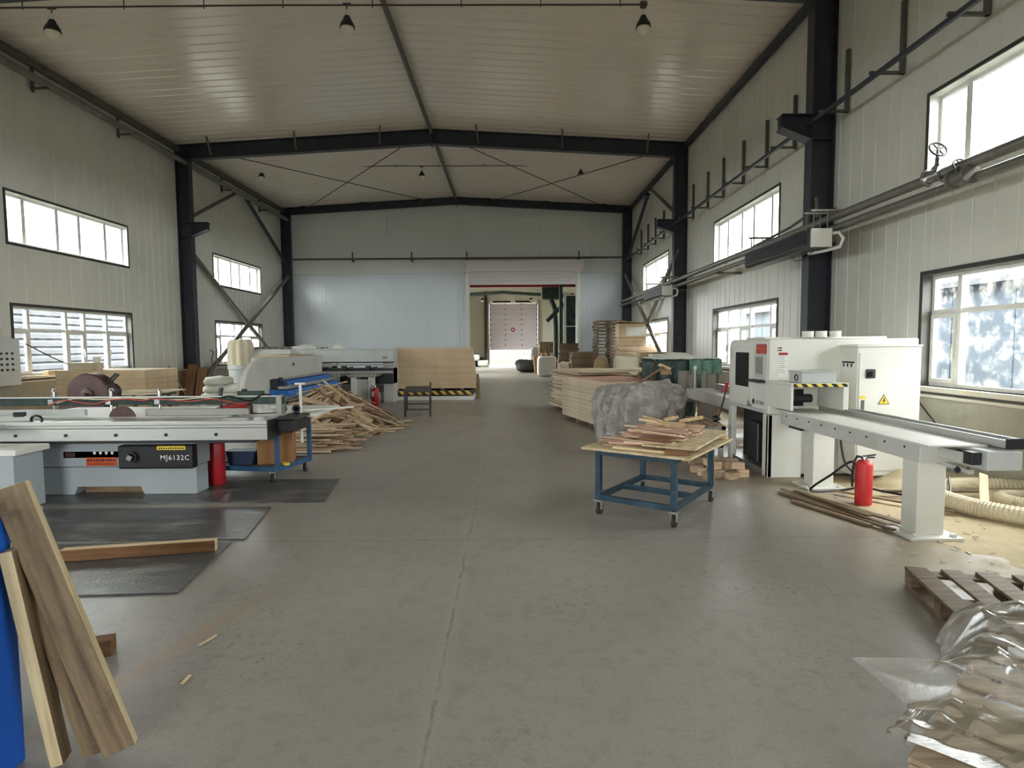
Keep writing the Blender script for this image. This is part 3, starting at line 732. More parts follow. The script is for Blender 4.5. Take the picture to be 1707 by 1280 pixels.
b = MB().box(X0+.06, X0+.2, Y0+.45, Y0+.75, .1, .62); obj('motor_cover', b, 'dark_metal', cs, bev=.02)
b = MB().box(X0-.012, X0+.0, 7.57, 8.33, .86, 1.6); d = obj('door', b, 'machine_white', cs, bev=.008)
obj('viewing_window', MB().box(X0-.016, X0-.008, 7.68, 8.12, 1.08, 1.53), 'void', d)
obj('handle', MB().box(X0-.03, X0-.01, 8.22, 8.26, 1.46, 1.58), 'machine_grey', d, bev=.005)
b = MB().box(X0-.012, X0, 7.13, 7.55, .86, 1.66); d = obj('control_panel', b, 'machine_white', cs, bev=.008)
obj('warning_sticker', MB().box(X0-.016, X0-.01, 7.15, 7.45, 1.52, 1.64), 'red_paint', d)
q = MB()
for k in range(9): q.box(X0-.0175, X0-.015, 7.17+.03*k, 7.19+.03*k, 1.565, 1.6)
for k in range(5): q.box(X0-.0175, X0-.015, 7.16+.03*k, 7.18+.03*k, 1.53, 1.55)
obj('sticker_print', q, 'orange_label', d)
obj('screen', MB().box(X0-.03, X0-.01, 7.18, 7.46, 1.22, 1.51), 'machine_grey', d, bev=.008)
obj('display', MB().box(X0-.034, X0-.028, 7.22, 7.42, 1.27, 1.48), 'alu_dull', d)
obj('keyboard_tray', MB().box(X0-.12, X0-.0, 7.16, 7.5, 1.17, 1.185).box(X0-.11, X0-.02, 7.18, 7.46, 1.185, 1.2), 'dark_metal', d)
obj('logo_mark', MB().lathe([(.002, 0), (.02, .02), (.024, .045), (.01, .07), (.002, .08)], (X0-.014, 7.50, .87), 'Z', 8), 'dark_print', cs)
text('OCTREE', .062, 'dark_print', cs, (X0-.013, 7.32, .905), LEFTF)
obj('logo_triangle', MB().prism([(7.72, .83), (7.58, .83), (7.68, .92)], X0-.016, X0-.01, 'X'), 'alu_dull', cs)
obj('door_rail', MB().box(X0-.02, X0, 7.16, 8.34, .80, .83).box(X0-.015, X0, 7.14, 7.36, .83, .835), 'machine_grey', cs)
# front face labels
y = Y0-.003
obj('instruction_label', MB().box(3.25, 3.36, y, Y0, 1.24, 1.53), 'white_print', cs)
obj('label_header', MB().box(3.25, 3.36, y-.001, y, 1.505, 1.535), 'red_paint', cs)
q = MB()
for k in range(8): q.box(3.262, 3.262+R_.uniform(.05, .085), y-.001, y, 1.48-.026*k, 1.487-.026*k)
obj('label_print', q, 'alu_dull', cs)
obj('name_plate', MB().box(3.25, 3.40, y, Y0, 1.14, 1.205), 'dark_print', cs)
q = MB().box(3.26, 3.30, y-.001, y, 1.15, 1.195).box(3.31, 3.345, y-.001, y, 1.17, 1.195).box(3.355, 3.39, y-.001, y, 1.15, 1.18); obj('plate_print', q, 'machine_grey', cs)
q = MB().box(3.235, 3.25, y, Y0, 1.585, 1.6).box(3.235, 3.25, y, Y0, 1.555, 1.57); obj('button_mark', q, 'red_paint', cs)
q = MB().box(3.255, 3.285, y, Y0, 1.585, 1.6).box(3.255, 3.29, y, Y0, 1.555, 1.57); obj('button_text', q, 'dark_print', cs)
obj('top_cover', MB().box(3.30, 4.88, 7.6, 8.2, 1.70, 1.73), 'machine_white', cs, bev=.01)
for x in (3.80, 3.97, 4.15): obj('duct_collar', MB().lathe([(.07, 1.72), (.07, 1.80), (.055, 1.80)], (x, 7.5, 0), 'Z', 18), 'machine_white', cs, smooth=40)
# electrical cabinet on the front
ec = MB().box(4.0, 4.74, 6.75, 7.1, .1, 1.60); e = obj('electrical_cabinet', ec, 'machine_white', cs, bev=.008)
obj('cabinet_roof', MB().box(3.99, 4.75, 6.74, 7.1, 1.60, 1.625), 'machine_white', e, bev=.006)
obj('cabinet_door', MB().box(4.02, 4.72, 6.738, 6.75, .16, 1.53), 'machine_white', e, bev=.006)
sw = MB().box(4.09, 4.20, 6.72, 6.74, 1.24, 1.345); obj('rotary_switch', sw, 'black', e, bev=.01)
obj('switch_knob', MB().cyl((4.145, 6.72, 1.29), (4.145, 6.69, 1.29), .03, seg=12).box(4.135, 4.155, 6.675, 6.69, 1.262, 1.318), 'dark_metal', e)
tri = lambda r: [(4.31+r*math.cos(PI/2+k*2*PI/3), .975+r*math.sin(PI/2+k*2*PI/3)) for k in range(3)]
obj('warning_triangle', MB().prism(tri(.078), 6.734, 6.738, 'Y'), 'dark_print', e)
obj('triangle_fill', MB().prism(tri(.066), 6.7325, 6.735, 'Y'), 'yellow', e)
obj('lightning_bolt', MB().prism([(4.315, 1.015), (4.295, .975), (4.308, .975), (4.298, .945), (4.328, .985), (4.313, .985), (4.325, 1.015)], 6.731, 6.733, 'Y'), 'dark_print', e)
obj('yellow_label', MB().box(4.035, 4.10, 6.734, 6.738, 1.0, 1.035), 'yellow', e)
obj('grey_label', MB().box(4.05, 4.085, 6.734, 6.738, .87, .985), 'dark_metal', e)
q = MB()
for k in range(5): q.box(4.055, 4.08, 6.733, 6.735, .885+.02*k, .893+.02*k)
obj('label_print', q, 'alu_dull', e)
obj('side_label', MB().box(3.995, 4.0, 6.8, 7.05, 1.36, 1.43), 'white_print', e)
q = MB().box(3.993, 3.996, 6.8, 7.05, 1.41, 1.43)
for k in range(3): q.box(3.993, 3.996, 6.84+.08*k, 6.87+.08*k, 1.365, 1.405)
obj('side_print', q, 'dark_print', e)
# infeed hood
hd = MB().box(3.10, 3.13, 6.45, 7.1, .90, 1.18).box(3.68, 3.74, 6.45, 7.1, .90, 1.18).box(3.10, 3.74, 6.45, 7.1, 1.18, 1.205); hood = obj('infeed_hood', hd, 'machine_white', cs, bev=.006)
obj('hazard_tape', MB().box(3.13, 3.72, 6.44, 6.452, 1.165, 1.2), 'hazard_small', hood)
obj('feed_mouth', MB().box(3.14, 3.67, 6.98, 7.098, .9, 1.17), 'machine_pale', hood)
obj('mouth_opening', MB().box(3.20, 3.50, 6.97, 6.981, .9, 1.10), 'void', hood)
obj('pressure_roller', MB().cyl((3.18, 6.9, 1.0), (3.55, 6.9, 1.0), .05, seg=14).box(3.2, 3.34, 6.84, 6.92, 1.0, 1.1), 'dark_metal', hood, smooth=40)
jb = MB().box(3.24, 3.62, 6.5, 6.8, 1.207, 1.325); obj('junction_box', jb, 'machine_grey', hood, bev=.006)
obj('box_lid', MB().box(3.23, 3.63, 6.49, 6.81, 1.325, 1.338), 'machine_grey', hood, bev=.004)
q = MB().tube([(3.235, 6.62+.035*math.cos(a), 1.26+.035*math.sin(a)) for a in [2*PI*k/14 for k in range(14)]], .006, 5, closed=True); obj('lifting_ring', q, 'dark_metal', hood)
# ---- infeed table
ct = thing('feed_table', 'long white infeed table on two square pedestals in front of cross-cut saw', 'table', (3.5, 5.7, 0))
obj('table_top', MB().box(3.20, 3.66, 4.45, 7.06, .845, .86), 'machine_white', ct, bev=.004)
obj('side_beam', MB().box(3.26, 3.60, 4.62, 7.0, .69, .845), 'machine_pale', ct, bev=.006)
q = MB()
for k in range(9): q.cyl((3.252, 4.8+.26*k, .79), (3.262, 4.8+.26*k, .79), .009, seg=8)
obj('bolt', q, 'dark_metal', ct)
for yy, dz in ((4.92, 0), (6.62, 0)):
    obj('pedestal', MB().box(3.42, 3.66, yy-.06, yy+.14, .02, .70), 'machine_white', ct, bev=.01)
    obj('base_plate', MB().box(3.32, 3.76, yy-.16, yy+.22, 0, .025).box(3.36, 3.40, yy-.13, yy-.09, .025, .05).box(3.68, 3.72, yy-.13, yy-.09, .025, .05), 'machine_white', ct, bev=.004)
fr = MB().box(3.69, 3.80, 4.32, 6.98, .855, .875).box(3.69, 3.71, 4.32, 6.98, .875, .915).box(3.74, 3.76, 4.32, 6.98, .875, .905).box(3.79, 3.81, 4.32, 6.98, .875, .925)
obj('guide_rail', fr, 'alu', ct)
obj('rail_cap', MB().box(3.685, 3.815, 4.31, 4.32, .85, .93), 'dark_metal', ct)
obj('end_arm', MB().box(3.40, 3.50, 4.38, 4.9, .74, .82).bar((3.45, 4.8, .70), (3.50, 4.4, .66), .05, .03), 'machine_pale', ct)
obj('drive_box', MB().box(3.50, 3.76, 4.25, 4.6, .70, .845), 'machine_grey', ct, bev=.01)
obj('drive_coupling', MB().box(3.42, 3.50, 4.30, 4.46, .735, .83), 'dark_metal', ct, bev=.008)
q = MB()
for k in range(6): q.cyl((3.40+.03*k, 4.43+.03*(k % 3), .68-.015*(k % 2)), (3.40+.03*k, 4.40+.03*(k % 3), .66), .012, seg=8)
obj('adjusting_screw', q, 'dark_metal', ct)
obj('bracket', MB().box(3.34, 3.38, 6.7, 6.98, .64, .8), 'dark_metal', ct)
# ---- outfeed table behind the machine
ot = thing('feed_table', 'white outfeed table behind the cross-cut saw with one tall pedestal', 'table', (3.5, 9.5, 0))
obj('table_top', MB().box(3.22, 3.62, 8.42, 10.6, .83, .85), 'machine_white', ot, bev=.004)
obj('side_beam', MB().box(3.20, 3.24, 8.42, 10.62, .68, .85).box(3.24, 3.6, 10.55, 10.6, .7, .83), 'machine_pale', ot, bev=.005)
obj('guide_rail', MB().box(3.60, 3.68, 8.42, 10.3, .85, .95), 'alu_dull', ot)
obj('pedestal', MB().box(3.25, 3.45, 9.8, 10.05, .02, .68), 'cloth_grey', ot, bev=.008)
obj('base_plate', MB().box(3.2, 3.5, 9.7, 10.15, 0, .022), 'machine_pale', ot)
q = MB()
for k in range(3): q.cyl((3.30, 10.62, .8-.05*k), (3.30, 10.70, .8-.05*k), .018, seg=8)
obj('knob', q, 'black', ot)
obj('post', MB().tube([(3.30, 10.45, .85), (3.30, 10.45, 1.18)], .012, 6).lathe([(.02, 0), (.035, .03), (.03, .07), (.01, .08)], (3.30, 10.45, 1.18), 'Z', 8), 'upvc', ot)
# ---- fire extinguishers
def extinguisher(loc, label, H=.52, R=.095, m='red_paint', rz=0, dusty=False, labels=False):
    t = thing('fire_extinguisher', label, 'fire extinguisher', loc, rz)
    x, y, z = loc
    obj('cylinder', MB().lathe([(R*.9, 0), (R, .015), (R, H*.78), (R*.93, H*.82), (R*.7, H*.865), (R*.35, H*.89)], loc, 'Z', 28), m, t, smooth=50)
    obj('neck', MB().lathe([(R*.32, H*.885), (R*.34, H*.92), (R*.25, H*.96)], loc, 'Z', 14), 'chrome', t, smooth=50)
    obj('handle', MB().bar((x-.02, y, z+H*.95), (x+.11, y, z+H*.985), .022, .012).bar((x-.03, y, z+H*.93), (x+.10, y, z+H*.93), .02, .012), 'dark_metal', t)
    obj('hose', MB().tube([(x-.02, y, z+H*.93), (x-.07, y, z+H*.96), (x-R-.02, y+.01, z+H*.85), (x-R-.03, y+.02, z+H*.55), (x-R-.025, y+.02, z+H*.35)], .012, 8), 'black', t, smooth=60)
    if labels: obj('label', MB().grid(lambda u, v: (x+math.cos(-2.4+u*.7)*R*1.005, y+math.sin(-2.4+u*.7)*R*1.005, z+H*(.5+.22*v)), 6, 1), 'white_print', t)
    return t
extinguisher((3.60, 5.9, 0), 'dusty red fire extinguisher under the white infeed table', .52, .08, 'red_dusty', 0)
# ---- hose, scrap, sawdust
path = [(6.0, 6.15), (5.5, 6.15), (5.05, 6.28), (4.62, 6.2), (4.36, 5.9), (4.32, 5.6), (4.42, 5.3), (4.7, 4.95), (5.0, 4.68), (5.4, 4.4), (6.0, 4.1)]
def smooth_path(P, n=10):
    out = []
    for i in range(len(P)-1):
        a = P[max(0, i-1)]; b_ = P[i]; c = P[i+1]; d = P[min(len(P)-1, i+2)]
        for k in range(n):
            u = k/n
            out.append(tuple(.5*((2*b_[j])+(-a[j]+c[j])*u+(2*a[j]-5*b_[j]+4*c[j]-d[j])*u*u+(-a[j]+3*b_[j]-3*c[j]+d[j])*u**3) for j in range(len(b_))))
    return out+[P[-1]]
def duct(P, r, label):
    pts = smooth_path([Vector((min(a, XR-.25) if False else a, b_, r+.012)) for a, b_ in P], 26)
    pts = [p for p in pts if p[0] < XR-.13]
    rad = [r*(1.0 if i % 2 else .90) for i in range(len(pts))]
    solo('duct_hose', MB().tube(pts, rad, 14), 'hose_cream', label, 'hose')
duct(path, .085, 'thick cream corrugated dust hose looped on the floor by the right wall, outer loop')
duct([(6.0, 5.25), (5.4, 5.35), (5.02, 5.5), (4.88, 5.68), (5.0, 5.84), (5.4, 5.82), (6.0, 5.7)], .07, 'thinner cream corrugated hose lying inside the thick hose loop')
def board(name, p0, p1, w, t_, m, label, cat='board', group=None, roll=0.0):
    """a board whose grain runs along its length"""
    p0 = Vector(p0); p1 = Vector(p1); d = p1-p0; L = d.length; x = d.normalized(); u = Vector((0, 0, 1))
    if abs(x.z) > .97: u = Vector((0, 1, 0))
    y_ = u.cross(x).normalized(); z_ = x.cross(y_)
    M = Matrix((x, y_, z_)).transposed() @ Matrix.Rotation(roll, 3, 'X')
    o = obj(name, MB().box(-L/2, L/2, -w/2, w/2, -t_/2, t_/2), m, bev=min(.004, t_*.2))
    o.location = (p0+p1)/2; o.rotation_euler = M.to_euler()
    return tag(o, label, cat, group)
board('slat', (4.45, 5.42, .12), (4.82, 5.9, .30), .075, .02, 'wood_pale', 'pale slat leaning across the cream hose loops', 'slat', roll=.3)
sd = MB()
def dust(u, v):
    x = 2.75+u*2.74; y = 2.6+v*7.6
    a = max(0, (x-3.1)/2.0); n = h(x, y, 3, .9)+.5*h(x, y, 8, 2.6)+.25*h(x, y, 1, 7)
    z = .045*a*(.75+n)-.012+.12*max(0, a-.7)*(.6+h(x, y, 0, 1.4)) - .05*max(0, .35-min(u, v, 1-v)*3)
    return (x, y, z)
sd.grid(dust, 90, 150)
o = obj('sawdust_layer', sd, 'sawdust', smooth=60); tag(o, 'loose tan sawdust covering the floor along the right wall', 'sawdust', kind='stuff')
q = MB()
for k in range(260):
    x = R_.uniform(3.0, 5.3); y = R_.uniform(2.8, 7.0); a = R_.uniform(0, PI); l = R_.uniform(.012, .06)
    q.obox((x, y, dust((x-2.75)/2.74, (y-2.6)/7.6)[2].__abs__()+.006), (l, R_.uniform(.006, .018), .004), (0, 0, a))
o = obj('wood_chips', q, 'wood_strip'); tag(o, 'scattered small wood chips on the sawdust by the right wall', 'wood chips', kind='stuff')
o = solo('sawdust_heap', MB().grid(lambda u, v: (4.15+u*1.0, 6.15+v*1.1, .16*max(0, math.sin(PI*u)*math.sin(PI*v))*(1+.5*h(u*4, v*4))), 22, 22), 'sawdust', 'low heap of sawdust under the white electrical cabinet', 'sawdust', kind='stuff', smooth=60)
# strips of scrap on the floor under the infeed table
ORD = ['nearest the aisle', 'second from the aisle', 'third from the aisle', 'fourth from the aisle', 'fifth from the aisle', 'sixth from the aisle', 'right of the extinguisher', 'farthest right by the hose']
for i, (a, b_, w_, t_) in enumerate((((2.95, 6.35, .02), (3.32, 4.98, .03), .05, .018), ((3.02, 6.45, .03), (3.38, 5.12, .02), .045, .018), ((3.10, 6.3, .045), (3.30, 5.3, .06), .06, .015), ((3.15, 6.0, .06), (3.55, 5.15, .03), .04, .02),
        ((2.92, 6.0, .02), (3.22, 5.15, .02), .055, .02), ((3.25, 5.75, .045), (3.50, 4.98, .05), .04, .015), ((3.55, 6.3, .04), (4.2, 5.45, .05), .045, .015), ((4.0, 6.2, .06), (4.9, 6.0, .1), .06, .02))):
    board('scrap_strip', a, b_, w_, t_, 'wood_old', 'narrow scrap strip on the floor under the infeed table, '+ORD[i], 'wood strip', 'scrap strips under the infeed table')
solo('cable', MB().tube(smooth_path([Vector(p) for p in ((3.78, 6.7, .75), (3.80, 6.6, .3), (3.95, 6.5, .05), (3.3, 6.35, .03), (3.4, 6.15, .25), (3.55, 6.0, .42), (3.8, 6.3, .1), (4.4, 5.9, .06), (4.7, 6.2, .2))], 6), .012, 6), 'black', 'black cable looping under the infeed table near the extinguisher', 'cable', smooth=60)
solo('cable', MB().tube([(5.45, 7.9, .95), (5.42, 7.6, .75), (5.38, 7.2, .5), (5.36, 7.0, .25)], .01, 6), 'black', 'thin black cable hanging on concrete wall behind the white machine', 'cable', smooth=60)
# ---- wood blocks beside the machine foot
def blockset(n, fn, label, group, m='wood_strip', name='wood_block', cat='wood block', sizes=((.13, .10, .09), (.11, .09, .09), (.16, .10, .08))):
    protos = []
    for sx_, sy_, sz_ in sizes:
        protos.append(sx_ and (sx_, sy_, sz_))
    meshes = []
    for i in range(n):
        k = i % len(protos); x, y, z, a = fn(i)
        if k >= len(meshes):
            sx_, sy_, sz_ = protos[k]
            o = obj(name, MB().box(-sx_/2, sx_/2, -sy_/2, sy_/2, 0, sz_), m, bev=.004); tag(o, label, cat, group); meshes.append(o)
        else:
            o = meshes[k].copy(); COL.objects.link(o)
        o.location = (x, y, z); o.rotation_euler = (0, 0, a)
pos = []
for i in range(9): pos.append((2.42+.15*(i % 4)+R_.uniform(-.02, .02), 7.08+.2*(i//4)+R_.uniform(-.02, .03)+.1*(i % 2), 0, R_.uniform(-.5, .5)))
for i in range(9): pos.append((2.50+.15*(i % 4)+R_.uniform(-.02, .02), 7.75+.22*(i//4)+R_.uniform(-.02, .03), 0, R_.uniform(-.4, .4)))
for i in range(6): pos.append((2.56+.14*(i % 3), 7.25+.22*(i//3), .09, R_.uniform(-.5, .5)))
blockset(len(pos), lambda i: pos[i], 'small sawn wood block in the loose pile at the foot of cross-cut saw', 'wood blocks by the cross-cut saw')
# low stand behind the blue table carrying boards
t = thing('wood_stand', 'low grey metal stand with offcuts beside the cross-cut saw', 'stand', (2.75, 8.6, 0))
for x, y in ((2.45, 8.35), (3.02, 8.35), (2.45, 9.3), (3.02, 9.3)): obj('leg', MB().box(x-.03, x+.03, y-.03, y+.03, 0, .46), 'machine_pale', t)
obj('frame', MB().box(2.4, 3.07, 8.3, 8.36, .42, .47).box(2.4, 3.07, 9.28, 9.34, .42, .47).box(2.4, 2.46, 8.3, 9.3, .42, .47).box(3.01, 3.07, 8.3, 9.3, .42, .47), 'machine_pale', t)
obj('shelf', MB().box(2.42, 3.05, 8.32, 9.3, .16, .19), 'machine_pale', t)
for i in range(10):
    x = 2.42+.06*i; board('offcut', (x, 8.15+R_.uniform(-.1, .1), .49+.018*(i % 2)), (x+R_.uniform(-.12, .12), 9.2, .49+.018*(i % 2)), .05, .018, 'wood_strip', 'thin offcut lying on the low grey stand', 'wood strip', 'offcuts on the low grey stand')
t = thing('air_gun', 'black air hose with red gun hanging on the far edge of white machine', 'air gun', (3.1, 8.35, .4))
obj('gun', MB().bar((3.08, 8.36, .98), (3.09, 8.34, 1.10), .03, .05).bar((3.08, 8.36, 1.0), (3.03, 8.40, .95), .02, .03), 'red_paint', t)
obj('hose', MB().tube([(3.08, 8.36, .98), (3.05, 8.38, .8), (3.0, 8.4, .6), (2.97, 8.4, .52)], .012, 6).tube([(2.98+.05*math.cos(k*.6), 8.42+.05*math.sin(k*.6), .38+.006*k) for k in range(40)], .010, 6), 'black', t, smooth=60)

# ---- blue table cart with boards on it
TL = (1.47, 5.83); TA = math.radians(-36)                      # centre and turn of the cart
tr_ = lambda u, v, z: (TL[0]+u*math.cos(TA)-v*math.sin(TA), TL[1]+u*math.sin(TA)+v*math.cos(TA), z)
ROTZ = Euler((0, 0, TA)).to_matrix()
bt = thing('table_cart', 'blue steel cart table on casters with board top, loaded with offcuts', 'table', (TL[0], TL[1], 0), TA)
HX, HY = .375, .53
for u, v in ((-HX, -HY), (HX, -HY), (-HX, HY), (HX, HY)):
    obj('leg', MB().obox(tr_(u, v, .40), (.05, .05, .46), ROTZ), 'blue_paint', bt)
    c = MB(); p = tr_(u, v, 0); wx, wy = .012, .03
    w_ = MB().cyl(tr_(u-.014, v+.02, .055), tr_(u+.014, v+.02, .055), .055, seg=18); wo_ = obj('caster', w_, 'rubber', bt, smooth=40)
    k = MB().obox(tr_(u, v, .145), (.08, .08, .012), ROTZ).obox(tr_(u-.024, v+.012, .10), (.006, .04, .10), ROTZ).obox(tr_(u+.024, v+.012, .10), (.006, .04, .10), ROTZ); obj('fork', k, 'alu_dull', wo_)
for z, m in ((.175, 'lower'), (.615, 'upper')):
    for v in (-HY, HY): obj(m+'_rail', MB().bar(tr_(-HX, v, z), tr_(HX, v, z), .04, .05), 'blue_paint', bt)
    for u in (-HX, HX): obj(m+'_rail', MB().bar(tr_(u, -HY, z), tr_(u, HY, z), .04, .05), 'blue_paint', bt)
obj('cross_bar', MB().bar(tr_(-HX, .0, .175), tr_(HX, .0, .175), .04, .05), 'blue_paint', bt)
to = obj('board_top', MB().obox(tr_(.02, .02, .655), (1.06, 1.32, .022), ROTZ), 'osb', bt)
def onto(u0, v0, u1, v1, z0, z1, w, th, m, name, label, cat, group=None, roll=0): return board(name, tr_(u0, v0, z0), tr_(u1, v1, z1), w, th, m, label, cat, group, roll)
onto(.30, -.50, .26, .66, .715, .735, .50, .018, 'osb', 'plywood_board', 'loose plywood board lying tilted on right half of blue cart', 'board')
onto(-.22, -.46, .40, -.44, .676, .676, .20, .02, 'wood_pale', 'plywood_board', 'narrow pale board at the near edge of the blue cart top', 'board')
onto(.30, -.56, .50, -.52, .688, .688, .07, .042, 'wood_brown', 'wood_block', 'dark brown block at the near corner of blue cart top', 'wood block')
for k in range(3): onto(-.02, -.36+.0*k, .30, -.36, .702+.03*k, .702+.03*k, .12, .027, 'wood_brown' if k != 1 else 'wood_strip', 'wood_block', ['brown wood block, lowest of three stacked on blue cart', 'pale wood block, middle of three stacked on blue cart', 'brown wood block, topmost of three stacked on blue cart'][k], 'wood block')
onto(-.2, .60, .53, .56, .682, .682, .05, .03, 'wood_pale', 'batten', 'pale batten along the far edge of blue cart top', 'batten')
rr = random.Random(3)
for i in range(64):
    lay = i//8; u = -.46+rr.uniform(0, .35); L = rr.uniform(.45, .75); v = -.42+.135*(i % 8)+rr.uniform(-.04, .04); a = rr.uniform(-.4, .4)
    if lay > 3: v = .0+rr.uniform(-.2, .45); u += .03
    z = .672+.0165*lay+.004*(i % 3)
    hi = .672+.018*lay
    onto(u, v, min(u+L*math.cos(a), .34), v+L*math.sin(a)*.6, z, z+rr.uniform(-.003, .012), rr.uniform(.03, .07), rr.choice((.012, .016, .022)), 'wood_strip' if rr.random() < .7 else 'wood_pink', 'offcut_strip', 'thin sawn offcut strip in the heap on the blue cart', 'wood strip', 'offcut strips heaped on the blue cart', rr.uniform(-.25, .25))
for i in range(12):
    u = .02+rr.uniform(-.12, .12); v = .25+rr.uniform(-.1, .1)
    onto(u, v, u+rr.choice((-1, 1))*rr.uniform(.10, .24), v+rr.uniform(-.12, .12), .80+.006*i, .815+.006*i+rr.uniform(-.02, .035), .04, .012, 'wood_pale', 'offcut_strip', 'short curled pale offcut on top of the blue cart heap', 'wood strip', 'pale offcuts on top of the blue cart heap', rr.uniform(-1, 1))

# ---- right stack of plywood sheets
def sheet_stack(n, c, rz, L, W, th, m, topm, label, group, jit=.006, shear=(0, 0), z0=0.0, name='plywood_sheet'):
    proto = obj(name, MB().box(-L/2, L/2, -W/2, W/2, 0, th*.93), [m, topm]); 
    for p in proto.data.polygons: p.material_index = 1 if abs(p.normal.z) > .9 else 0
    tag(proto, label, 'plywood sheet', group)
    for i in range(n):
        o = proto if i == 0 else proto.copy()
        if i: COL.objects.link(o)
        f = i/max(1, n-1)
        if i == n-1: o['label'] = 'topmost '+label
        o.location = (c[0]+shear[0]*f+R_.gauss(0, jit), c[1]+shear[1]*f+R_.gauss(0, jit), z0+th*i); o.rotation_euler = (0, 0, rz+R_.gauss(0, jit*.6))
    return o
def skids(c, rz, L, W, n, label, group):
    for i in range(n):
        u = -L/2+.1+(L-.2)*i/(n-1)
        p = Vector((c[0], c[1], .045)); d = Vector((math.cos(rz), math.sin(rz), 0)); e_ = Vector((-d.y, d.x, 0))
        board('bearer', p+d*u-e_*W/2*.96, p+d*u+e_*W/2*.96, .09, .09, 'wood_old', label, 'timber', group)
ra = math.radians(104); NX, NY = 1.77, 10.85
ax = Vector((math.cos(ra), math.sin(ra), 0)); bx_ = Vector((math.sin(ra), -math.cos(ra), 0))
cc = Vector((NX, NY, 0))+ax*1.22+bx_*.61
skids(cc, ra, 2.44, 1.22, 4, 'bearer timber under the right plywood stack', 'bearers under the right plywood stack')
top = sheet_stack(47, cc, ra, 2.44, 1.22, .018, 'ply_pale', 'ply_face', 'pale plywood sheet in the big stack behind the grey sack', 'sheets in the big right plywood stack', .004, z0=.09)
o = top.copy(); COL.objects.link(o); o.data = top.data.copy(); o.data.materials[1] = MATS['ply_pink']; o.location.z += .018; o['label'] = 'pink faced plywood sheet on top of the big right stack'; del o['group']
# rough second stack behind it
c2 = Vector((1.95, 14.6, 0))
skids(c2, ra, 2.0, 1.1, 3, 'bearer timber under the ragged sheets', 'bearers under the ragged right stack')
sheet_stack(36, c2, ra, 1.9, 1.25, .026, 'ply_pale', 'ply_face', 'pale sheet with ragged edge in the stack behind the big right plywood stack', 'sheets in the ragged right stack', .045, z0=.09)
for k in range(2): board('loose_sheet', (1.5, 13.2+k*.2, 1.045+.022*k), (3.3, 13.6+k*.1, 1.05+.03*k), .9, .02, 'ply_pale', ['loose pale sheet lying over the right stacks', 'upper loose pale sheet lying over right stacks'][k], 'board')
# ---- grey bulk bag in front of it
def bag(c, dims, m, label, cat, name, seed, rz=0, lump=.18, nu=36, nv=24, sag=.1, p=3.2, group=None, **k):
    M = Matrix.Rotation(rz, 3, 'Z'); vs = MB()
    def fn(u, v):
        a = 2*PI*u; e = PI*v-PI/2
        ca, sa, ce, se = math.cos(a), math.sin(a), math.cos(e), math.sin(e)
        f = lambda q, ex: math.copysign(abs(q)**ex, q)
        x = f(ca, 2/p)*f(ce, 2/p); y = f(sa, 2/p)*f(ce, 2/p); z = f(se, 2/p)
        n = h(x*1.7, y*1.7+seed, z*1.7)+.5*h(x*4+seed, y*4, z*4)+.25*h(x*9, y*9, z*9+seed)
        s = 1+lump*n*(.4+.6*(z+1)/2); z2 = z-sag*(1-ca*ca*.5)*(z > 0)*abs(h(x*2, y*2, seed))*2
        q = M @ Vector((x*dims[0]/2*s, y*dims[1]/2*s, 0))
        return (c[0]+q.x, c[1]+q.y, c[2]+max(0, (z2*s+1)/2*dims[2]))
    vs.grid(fn, nu, nv)
    return solo(name, vs, m, label, cat, group, smooth=80, **k)
t = thing('bulk_bag', 'crumpled grey woven bulk bag between the blue cart and plywood stack', 'bag', (1.95, 9.05, 0))
def part_bag():
    mb = MB()
    def fn(u, v):
        a = 2*PI*u; e = PI*v-PI/2; p = 4.2
        f = lambda q: math.copysign(abs(q)**(2/p), q)
        x = f(math.cos(a))*f(math.cos(e)); y = f(math.sin(a))*f(math.cos(e)); z = f(math.sin(e))
        n = h(x*1.5, y*1.5+5, z*1.5)
        vf = lambda k, o: noise.voronoi(Vector((x*k+o, y*k, z*k*.8+o)))[0][0]
        s = .84+.10*n+.15*vf(1.6, 3)+.17*vf(3.2, 7)+.10*vf(6.5, 1)-.07*max(0, 1-abs(h(a*1.6, z*.7, 4))*7)
        zt = z*(1-.15*abs(h(x*1.2+3, y*1.2, 1)))
        return (1.98+x*.60*s, 9.05+y*.55*s, max(0, (zt*s+1)/2*1.04+.03*n))
    mb.grid(fn, 130, 80); return mb
obj('sack', part_bag(), 'tarp_grey', t, smooth=32)
for pts in ([(1.42, 8.75, .95), (1.34, 8.7, .88), (1.31, 8.68, .7), (1.38, 8.66, .58)], [(1.9, 8.7, 1.02), (2.0, 8.65, 1.08), (2.12, 8.62, 1.02), (2.2, 8.58, .8)], [(2.35, 8.9, 1.0), (2.5, 8.75, .95), (2.55, 8.7, .75)]):
    q = MB(); pts = smooth_path([Vector(a) for a in pts], 5)
    for a, b_ in zip(pts[:-1], pts[1:]): q.bar(a, b_, .05, .008, (0, -1, .2))
    obj('strap', q, 'tarp_grey', t)
t = thing('broom', 'wooden broom leaning from the grey bulk bag toward the green net', 'broom', (2.3, 9.6, .9))
obj('handle', MB().tube([(2.0, 9.35, 1.0), (2.72, 10.4, 1.235)], .022, 8), 'wood_brown', t, smooth=50)
obj('head', MB().obox((2.76, 10.45, 1.24), (.28, .06, .05), (0, .3, .6)), 'wood_pale', t)
q = MB()
for k in range(24): q.bar((2.66+.008*k, 10.40+.005*k, 1.24), (2.70+.009*k+R_.uniform(-.02, .02), 10.46+.005*k, 1.10+R_.uniform(-.01, .01)), .01, .006)
obj('bristles', q, 'wood_strip', t)
